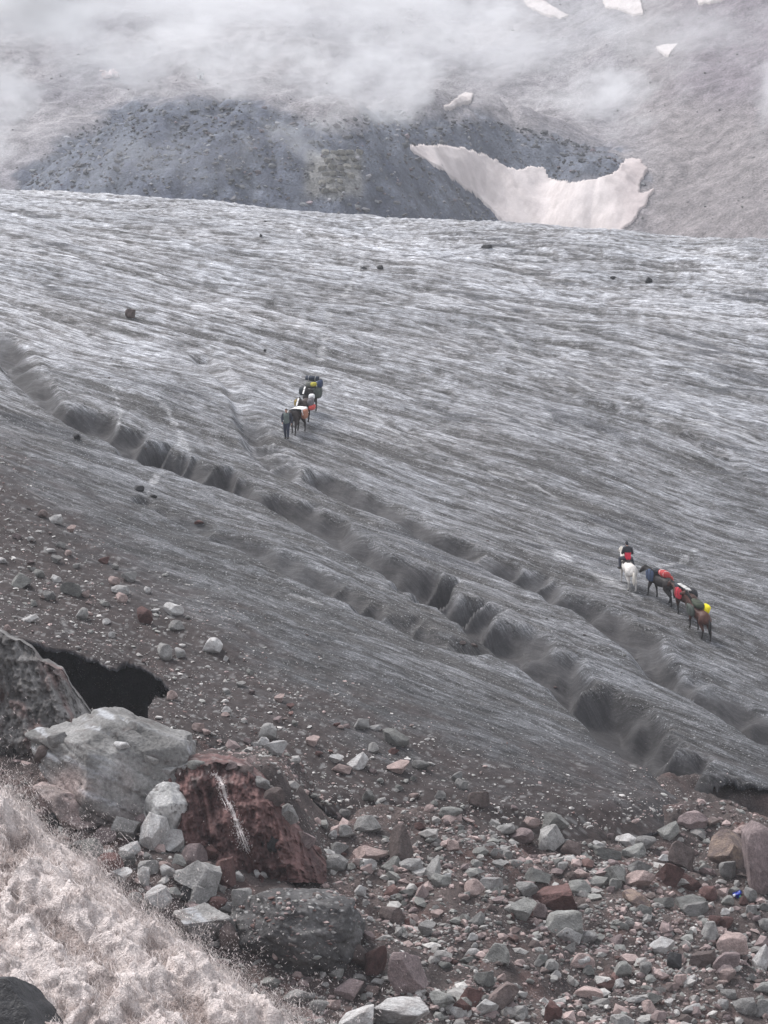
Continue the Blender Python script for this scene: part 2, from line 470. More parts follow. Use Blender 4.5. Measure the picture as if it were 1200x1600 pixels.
# ------------------------------------------------------------------ glacier
def build_glacier():
    rows = [122.0]
    while rows[-1] < 345:
        y = rows[-1]
        rows.append(y + (0.135 if y < 175 else 0.135 + 0.0026 * (y - 175)))
    ys = np.array(rows); ts = np.concatenate([np.linspace(-.22, -.127, 25)[:-1], np.linspace(-.127, .127, 510), np.linspace(.127, .22, 25)[1:]])
    Yg, Tg = np.meshgrid(ys, ts, indexing='ij'); Xg = Yg * Tg
    X = Xg.ravel(); Y = Yg.ravel()
    ins = inpoly(X, Y, ICE_POLY)
    dm = np.full(X.shape, 50.0); nearm = Y < 160
    dm[nearm] = margin_drop(X[nearm], Y[nearm])
    z, n1, n2, n3, n4, lump = ice_detail(X, Y, True)
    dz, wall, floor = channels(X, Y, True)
    damp = ss(0, 6, Y - 128) * 0.6 + 0.4
    Z = H0(X, Y) + z * damp + dz
    rim = 0.35 * fbm(X * .9, Y * .9, 3, 131)
    pxm, _ = pix(X, Y, H0(X, Y)); soft = ss(505, 545, pxm) * (1 - ss(1075, 1095, pxm))
    Z = Z - (0.12 + .55 * soft) * (1 - ss(0, .9 + .8 * soft, dm + rim * .5))
    # micro relief
    u, v = ice_noise(X, Y)
    mic = fbm(u * 1.0, v * 2.2, 4, 141, .7)
    iso = fbm(X * 1.15, Y * .62, 4, 143, .75)
    lng = 1 - 2.4 * np.abs(fbm(u * .035, v * .30, 4, 145, .62)); lng2 = fbm(u * .10, v * 1.0, 4, 147, .66)
    Z = Z + (0.03 + 0.03 * ss(180, 260, Y)) * mic + .05 * ss(165, 240, Y) * iso + .10 * ss(160, 230, Y) * (lng - .3)
    # ---- colour: clean wet ice, grey dirt, brown debris
    px, py = pix(X, Y, H0(X, Y))
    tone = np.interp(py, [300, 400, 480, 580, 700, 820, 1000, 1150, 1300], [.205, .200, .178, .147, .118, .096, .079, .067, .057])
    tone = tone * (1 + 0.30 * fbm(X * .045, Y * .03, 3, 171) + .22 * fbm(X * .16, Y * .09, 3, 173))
    s = 0.45 * n2 + 0.3 * n1 + 0.35 * (n3 - .35) + 0.5 * n4 + .75 * mic + (.3 + .7 * ss(160, 230, Y)) * iso + .75 * (lng - .35) + .8 * lng2 - .15
    s = s + 0.6 * fbm(u * .5, v * 2.6, 3, 151)
    k = 1 + 1.05 * np.tanh(s * 0.95)
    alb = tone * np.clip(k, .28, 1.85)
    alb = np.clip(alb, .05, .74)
    warm = 0.5 + 0.5 * p2(X * .12, Y * .12, 161)
    wm = np.clip(.9 - k, -.4, .7) * .07 + .04 * (warm - .5) + .006
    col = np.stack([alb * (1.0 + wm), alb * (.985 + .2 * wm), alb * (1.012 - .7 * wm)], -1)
    # thin dark cracks
    crk = ss(.93, .985, 1 - np.abs(fbm(u * .05, v * .20, 3, 181, .45)) * 1.0) * ss(.05, .3, p2(X * .07, Y * .11, 183))
    col = mixc(col, (.055, .055, .06), np.clip(crk, 0, 1) * .85)
    # veins of clean white ice
    for pw, wd in VW:
        bx = (X > pw[:, 0].min() - 2) & (X < pw[:, 0].max() + 2) & (Y > pw[:, 1].min() - 3) & (Y < pw[:, 1].max() + 3)
        if bx.any():
            d, s_, _ = polydist(X[bx], Y[bx], pw)
            d = d + .25 * fbm(X[bx] * 1.1, Y[bx] * 1.1, 3, 191)
            wv = wd * 1.5 * np.clip(.6 + 1.2 * p2(s_ * .6, s_ * 0 + wd * 90, 193), 0.05, 1.6)
            kk = (1 - ss(wv * .3, wv * 1.1, np.abs(d))) * .42
            col[bx] = mixc(col[bx], np.array((.36, .358, .362)), kk)
    # channels: wet walls with shade painted in, pale water thread on the bed
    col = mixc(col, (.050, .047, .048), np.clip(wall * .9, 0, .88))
    thr = floor * ss(-.05, .3, p2(X * .5, Y * .5, 195))
    col = mixc(col, (.22, .215, .22), np.clip(thr * .22, 0, 1))
    # brown debris over the lower left
    dl = [(-200, 640), (0, 745), (120, 830), (260, 950), (420, 1060), (600, 1165), (760, 1225), (960, 1262), (1080, 1272), (1300, 1290)]
    dxs = np.array([p[0] for p in dl]); dys = np.array([p[1] for p in dl])
    dd = (py - np.interp(px, dxs, dys)) / 110.0
    deb = ss(-1.0, .45, dd + .75 * fbm(u * .12, v * .5, 4, 201) + .35 * fbm(X * .9, Y * .9, 3, 205))
    deb2 = ss(-2.6, .4, dd + .9 * fbm(u * .1, v * .6, 4, 207))
    col = col * (1 - .36 * deb2)[:, None]
    soil = mixc((.044, .033, .0315), (.068, .050, .047), .5 + .5 * np.clip(fbm(X * .5, Y * .5, 3, 209), -1, 1))
    speck = ss(.42, .62, fbm(u * 1.6, v * 4.5, 2, 211))
    soil = mixc(soil * .6, (.24, .235, .23), speck * .6)
    col = mixc(col, soil, np.clip(deb, 0, 1) * .97)
    Z = Z + deb * .06 * fbm(X * 1.7, Y * 1.7, 3, 215)
    nr, nc = len(ys), len(ts)
    Fq = grid_faces(nr, nc)
    keep = ins[Fq].any(1); Fq = Fq[keep]
    ov = np.unique(Fq); ov = ov[~ins[ov]]
    bx = X[ov]; by = Y[ov]; best = np.full(len(ov), 1e9); nx = bx.copy(); ny = by.copy()
    for a, b in zip(marg_w[:-1], marg_w[1:]):
        dx, dy = b[0] - a[0], b[1] - a[1]; L2 = dx * dx + dy * dy + 1e-12
        t = np.clip(((bx - a[0]) * dx + (by - a[1]) * dy) / L2, 0, 1); qx = a[0] + t * dx; qy = a[1] + t * dy
        d = np.hypot(bx - qx, by - qy); m_ = d < best; best = np.where(m_, d, best); nx = np.where(m_, qx, nx); ny = np.where(m_, qy, ny)
    near_ = best < .6
    Z[ov] = np.where(near_, Z[ov] + H0(nx, ny) - H0(bx, by), Z[ov]); X[ov] = np.where(near_, nx, bx); Y[ov] = np.where(near_, ny, by)
    dm[ov] = 0
    V = np.stack([X, Y, Z], -1)
    # underside near the margin: an ice slab whose lip overhangs the cave
    fy = Y[Fq].mean(1); fd = dm[Fq].min(1)
    uq = Fq[(fd < 12) & (fy < 158)]
    th = 0.20 + 0.75 * ss(0, 3.5, dm) + 0.18 * fbm(X * .7, Y * .7, 3, 221)
    used = np.unique(np.concatenate([Fq.ravel()])); rem = np.full(len(V), -1); rem[used] = np.arange(len(used))
    uu = np.unique(uq.ravel()); rem2 = np.full(len(V), -1); rem2[uu] = len(used) + np.arange(len(uu))
    V2 = V[uu].copy(); V2[:, 2] -= th[uu]
    FF = [rem[Fq], rem2[uq][:, ::-1]]
    # side walls along the open margin
    e = np.concatenate([Fq[:, [0, 1]], Fq[:, [1, 2]], Fq[:, [2, 3]], Fq[:, [3, 0]]])
    es = np.sort(e, 1); key = es[:, 0].astype(np.int64) * len(V) + es[:, 1]
    _, inv, cnt = np.unique(key, return_inverse=True, return_counts=True)
    be = e[cnt[inv] == 1]
    be = be[(rem2[be] >= 0).all(1)]
    FF.append(np.stack([rem[be[:, 1]], rem[be[:, 0]], rem2[be[:, 0]], rem2[be[:, 1]]], -1))
    VV = np.concatenate([V[used], V2])
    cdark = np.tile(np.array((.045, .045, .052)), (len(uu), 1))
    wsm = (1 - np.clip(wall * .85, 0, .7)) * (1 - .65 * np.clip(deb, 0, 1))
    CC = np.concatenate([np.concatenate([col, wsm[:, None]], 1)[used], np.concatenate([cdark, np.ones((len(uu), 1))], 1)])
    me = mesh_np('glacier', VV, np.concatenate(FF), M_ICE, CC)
    fl = np.stack([u, v, np.zeros(len(u))], -1).astype(np.float32); fl = np.concatenate([fl[used], fl[uu]])
    me.attributes.new('flow', 'FLOAT_VECTOR', 'POINT').data.foreach_set('vector', fl.ravel())
    obj('glacier', me, kind='structure')
build_glacier()

# ------------------------------------------------------------------ moraine ground
def build_ground():
    ys = np.concatenate([np.linspace(-60, 98, 60)[:-1], np.arange(98, 150, .13), np.linspace(150, 172, 40)])
    ts = np.concatenate([np.linspace(-1.5, -.15, 30)[:-1], np.linspace(-.15, .15, 370), np.linspace(.15, 1.5, 30)[1:]])
    Yg, Tg = np.meshgrid(ys, ts, indexing='ij'); Xg = np.maximum(Yg, 98) * Tg
    X = Xg.ravel(); Y = Yg.ravel(); Z = GRD(X, Y)
    Z = Z + .05 * np.abs(fbm(X * 3.1, Y * 3.1, 3, 301)) + 0.02 * fbm(X * 8, Y * 8, 2, 305)
    n = fbm(X * .18, Y * .18, 4, 311); n2 = fbm(X * .6, Y * .6, 3, 313)
    col = mixc((.056, .046, .044), (.092, .072, .067), ss(-.3, .5, n))
    col = mixc(col, (.098, .064, .058), ss(.15, .6, n2) * .7)
    px, py = pix(X, np.maximum(Y, 1), Z)
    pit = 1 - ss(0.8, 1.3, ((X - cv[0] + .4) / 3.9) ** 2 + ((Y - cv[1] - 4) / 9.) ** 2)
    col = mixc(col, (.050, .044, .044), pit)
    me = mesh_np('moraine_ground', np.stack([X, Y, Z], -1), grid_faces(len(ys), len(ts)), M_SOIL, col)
    obj('moraine_ground', me, kind='structure')
build_ground()

# ------------------------------------------------------------------ mountain behind
def MTN(X, Y):
    X = np.asarray(X, float); Y = np.asarray(Y, float)
    z = 62 + .42 * (Y - 640)
    z = np.maximum(z, -20)
    b = 33 * np.exp(-(np.abs((X + 24) / 44) ** 3.2) - (np.abs((Y - 596) / 46) ** 2.6))
    b2 = 15 * np.exp(-(np.abs((X - 24) / 26) ** 3) - (np.abs((Y - 655) / 26) ** 2.4))
    b3 = 6 * np.exp(-(np.abs((X - 41) / 7) ** 2.5) - (np.abs((Y - 632) / 12) ** 2.4))
    rs = .55 * np.log1p(np.exp(np.clip((X - 50 + .05 * (Y - 620)) / 7, -30, 30))) * 7
    gl = -9 * np.exp(-((X - 34 - .35 * (Y - 640)) / 15) ** 2) * (1 - ss(640, 700, Y))
    z = z + b + b2 + b3 + rs + gl
    gul = np.abs(fbm(X * .05 + .25 * fbm(X * .02, Y * .02, 2, 441), Y * .014, 3, 443))
    z = z + 5 * fbm(X * .013, Y * .013, 3, 401) + 1.8 * fbm(X * .06, Y * .06, 4, 405) - 5.5 * (.35 - np.minimum(gul, .35)) * (.4 + .6 * np.clip((b + b2) / 20, 0, 1))
    return z

DARK = [(-60, 330), (20, 300), (70, 240), (120, 200), (200, 168), (290, 156), (380, 158), (440, 178), (520, 190), (600, 172), (700, 178),
        (790, 192), (880, 215), (960, 240), (1000, 262), (1012, 290), (960, 300), (860, 310), (780, 350), (760, 420), (-60, 420)]
def build_mountain():
    ys = np.concatenate([np.linspace(340, 540, 30)[:-1], np.linspace(540, 800, 290), np.linspace(800, 1000, 40)[1:]])
    ts = np.concatenate([np.linspace(-.3, -.135, 18)[:-1], np.linspace(-.135, .135, 380), np.linspace(.135, .3, 18)[1:]])
    Yg, Tg = np.meshgrid(ys, ts, indexing='ij'); X = (Yg * Tg).ravel(); Y = Yg.ravel()
    Z = MTN(X, Y)
    px, py = pix(X, Y, Z)
    wx = 40 * fbm(X * .035, Y * .035, 5, 411, .6); wy = 34 * fbm(X * .035, Y * .035, 5, 415, .6)
    dk = np.zeros(X.shape)
    for ox, oy in ((0, 0), (10, 5), (-10, -5), (5, -9), (-5, 9)):
        dk += inpoly(px + wx + ox, py + wy + oy, DARK) / 5.0
    n = fbm(X * .03, Y * .03, 4, 421); n2 = fbm(X * .22, Y * .22, 3, 425)
    col = mixc((.16, .150, .162), (.225, .210, .216), ss(-.5, .5, n))
    rgt = ss(930, 1060, px + wx)
    col = mixc(col, (.175, .155, .153), rgt * .8)
    pur = ss(1000, 1120, px + wx) * (1 - ss(120, 210, py + wy))
    col = mixc(col, (.13, .11, .128), pur * .7)
    dcol = mixc((.044, .052, .076), (.086, .097, .122), ss(-.5, .5, n2 + .5 * n))
    col = mixc(col, dcol, dk * .95)
    cr = ss(470, 490, px + wx * .3) * (1 - ss(560, 580, px + wx * .3)) * ss(232, 244, py) * (1 - ss(300, 316, py))
    col = mixc(col, (.21, .20, .175), cr * .6)
    rough = fbm(X * .35, Y * .35, 3, 431)
    Z = Z + (.35 + .35 * dk) * rough + .15 * dk * np.abs(fbm(X * 1.1, Y * 1.1, 2, 435))
    me = mesh_np('mountain_slope', np.stack([X, Y, Z], -1), grid_faces(len(ys), len(ts)), M_SCREE, col)
    obj('mountain_slope', me, kind='structure')
build_mountain()

SNOW = [
    ('broad pinkish snow patch curving through the gully behind the glacier', [(634, 236), (642, 229), (700, 230), (730, 236), (765, 247), (795, 262), (806, 268), (822, 262), (850, 266), (858, 280), (888, 288), (915, 284), (945, 280), (962, 268), (975, 254), (1000, 250), (1014, 268), (1000, 290), (1000, 306), (1024, 298), (1012, 322), (985, 352), (960, 372), (880, 380), (800, 372), (775, 335), (725, 295), (690, 268), (655, 245)]),
    ('small slanting snow streak in the mist above the dark rock band', [(682, 172), (700, 165), (714, 154), (730, 145), (740, 149), (737, 161), (720, 167), (704, 175)]),
    ('white snow tongue at the top edge, leftmost of the upper snow patches', [(806, -14), (830, -10), (858, 8), (890, 26), (876, 31), (850, 25), (824, 12)]),
    ('pale broken snow patch at the top edge right of the white snow tongue', [(936, -12), (1000, -14), (1003, 10), (1006, 24), (988, 26), (965, 16), (945, 14)]),
    ('thin snow patch cut off by the top right edge', [(1084, -10), (1150, -12), (1125, 5), (1090, 9)]),
    ('faint small snow patch on the purple slope at upper right', [(1023, 76), (1040, 72), (1060, 70), (1050, 82), (1044, 92), (1032, 84)]),
]
def build_snow():
    for lab, poly in SNOW:
        pw = ray(poly, MTN, 540, 900, .25)
        x0, x1 = pw[:, 0].min() - 3, pw[:, 0].max() + 3; y0, y1 = pw[:, 1].min() - 4, pw[:, 1].max() + 4
        big = lab.startswith('broad')
        st = .32 if big else .25
        xs = np.arange(x0, x1, st); ys = np.arange(y0, y1, st * (1.0 if big else 1.2))
        Yg, Xg = np.meshgrid(ys, xs, indexing='ij'); X = Xg.ravel(); Y = Yg.ravel()
        Zb = MTN(X, Y); px, py = pix(X, Y, Zb)
        wk = 1.0 if big else 0.0; wx = 5 * wk * fbm(X * .25, Y * .25, 4, 501); wy = 4 * wk * fbm(X * .25, Y * .25, 4, 505)
        ins = inpoly(px + wx, py + wy, poly)
        d, _, _ = polydist(px, py, poly + [poly[0]])
        thick = .55 + 0.5 * ss(0, 30, d)
        rip = .12 * fbm(X * .35, Y * .2, 3, 511) + .06 * fbm(X * 1.2 + Y * .6, Y * .5, 2, 515)
        Z = Zb + thick * (1 if big else .9) + rip
        k = ss(-.35, .5, fbm(X * .22 + Y * .1, Y * .12, 4, 521) * .7 + .5 * fbm(X * 1.3 - Y * .5, Y * .4, 3, 523))
        col = mixc((.56, .505, .49), (.44, .39, .375), k * .75)
        if not big: col = col * .8  # upper patches dimmed: the veiling mist is put into their colour
        if big:
            rgt = ss(930, 1000, px); col = mixc(col, (.40, .335, .325), rgt * .65 + .25 * (1 - ss(634, 700, px)))
        V = np.stack([X, Y, Z], -1); Fq = grid_faces(len(ys), len(xs)); Fq = Fq[ins[Fq].all(1)]
        if not len(Fq): continue
        lb = np.arange(len(V))
        while True:                                   # keep the largest connected piece
            mn = lb[Fq].min(1); nl = lb.copy(); np.minimum.at(nl, Fq.ravel(), np.repeat(mn, 4)); nl = nl[nl]
            if (nl == lb).all(): break
            lb = nl
        fl = lb[Fq[:, 0]]; uq_, ct_ = np.unique(fl, return_counts=True); Fq = Fq[fl == uq_[ct_.argmax()]]
        us = np.unique(Fq); rem = np.full(len(V), -1); rem[us] = np.arange(len(us))
        e = np.concatenate([Fq[:, [0, 1]], Fq[:, [1, 2]], Fq[:, [2, 3]], Fq[:, [3, 0]]])
        es = np.sort(e, 1); key = es[:, 0].astype(np.int64) * len(V) + es[:, 1]
        _, inv, cnt = np.unique(key, return_inverse=True, return_counts=True); be = e[cnt[inv] == 1]
        bu = np.unique(be); rem2 = np.full(len(V), -1); rem2[bu] = len(us) + np.arange(len(bu))
        Vb = V[bu].copy(); Vb[:, 2] -= 4
        FF = np.concatenate([rem[Fq], np.stack([rem[be[:, 1]], rem[be[:, 0]], rem2[be[:, 0]], rem2[be[:, 1]]], -1)])
        me = mesh_np('snow_patch', np.concatenate([V[us], Vb]), FF, M_SNOW, np.concatenate([col[us], col[bu]]))
        obj('snow_patch', me, label=lab, cat='snow patch', group='old snow on the mountain')
build_snow()

# ------------------------------------------------------------------ stones
def ico(sub):
    bm = bmesh.new(); bmesh.ops.create_icosphere(bm, subdivisions=sub, radius=1.0)
    V = np.array([v.co[:] for v in bm.verts]); Fc = np.array([[v.index for v in f.verts] for f in bm.faces]); bm.free()
    return V, Fc
ICO = {k: ico(k) for k in (1, 2, 3, 4, 5, 6)}

def rock_shape(seed, sub=3, planes=12, lo=.45, hi=.85, noise=.05, nf=2.2, box=0.0):
    rs = np.random.RandomState(seed); V, Fc = ICO[sub]; V = V.copy()
    if box:
        m = np.abs(V).max(1)[:, None]; V = V * (1 - box) + (V / m) * box * .8
    for _ in range(planes):
        nrm = rs.normal(size=3); nrm /= np.linalg.norm(nrm); off = rs.uniform(lo, hi)
        d = V @ nrm; V = V - np.clip(d - off, 0, None)[:, None] * nrm
    if noise:
        n = fbm3(V[:, 0] * nf, V[:, 1] * nf, V[:, 2] * nf, 3, seed % 97)
        V = V * (1 + noise * n)[:, None]
    V -= (V.max(0) + V.min(0)) / 2; V /= np.abs(V).max(0)
    return V, Fc

PROTO = {}
def proto(i, mat, sharp=True):
    key = (i, mat.name)
    if key not in PROTO:
        V, Fc = rock_shape(1000 + i * 13, 3, 9 + i % 7, .38 + .03 * (i % 5), .8, .045, box=.35 if i % 3 == 0 else 0)
        PROTO[key] = mesh_np('rock', V, Fc, mat, smooth=False)
    return PROTO[key]

def surf_normal(x, y, e=.25):
    a = SURF(np.array([x - e, x + e, x, x]), np.array([y, y, y - e, y + e]))
    return Vector((-(a[1] - a[0]) / (2 * e), -(a[3] - a[2]) / (2 * e), 1)).normalized()

def place_rock(name, pt, wpx, hpx, cls, label, cat='rock', group=None, seed=0, big=False, shape=None, tilt=None, sink=.22, yaw=None, depth=None):
    x, y, z = pt; s = y / F
    wm, hm = wpx * s, hpx * s
    dm = depth or (0.55 * wm + .35 * hm)
    rnd = random.Random(seed)
    if shape is not None: me = shape
    elif big:
        V, Fc = rock_shape(seed + 5000, 4, 13, .4, .82, .06, 2.6)
        me = mesh_np('rock', V, Fc, RC[cls], smooth=False)
    else: me = proto(rnd.randrange(14), RC[cls])
    o = obj(name, me, label=label, cat=cat, group=group)
    hz = hm / (2 - sink * 1.2)
    o.scale = (wm / 2 * 1.03, dm / 2, hz)
    o.rotation_euler = (rnd.uniform(-.12, .12), (tilt if tilt is not None else rnd.uniform(-.22, .22)), yaw if yaw is not None else rnd.uniform(-.35, .35))
    o.location = (x, y + dm * .32, z + hz * (1 - sink * 1.2) )
    return o

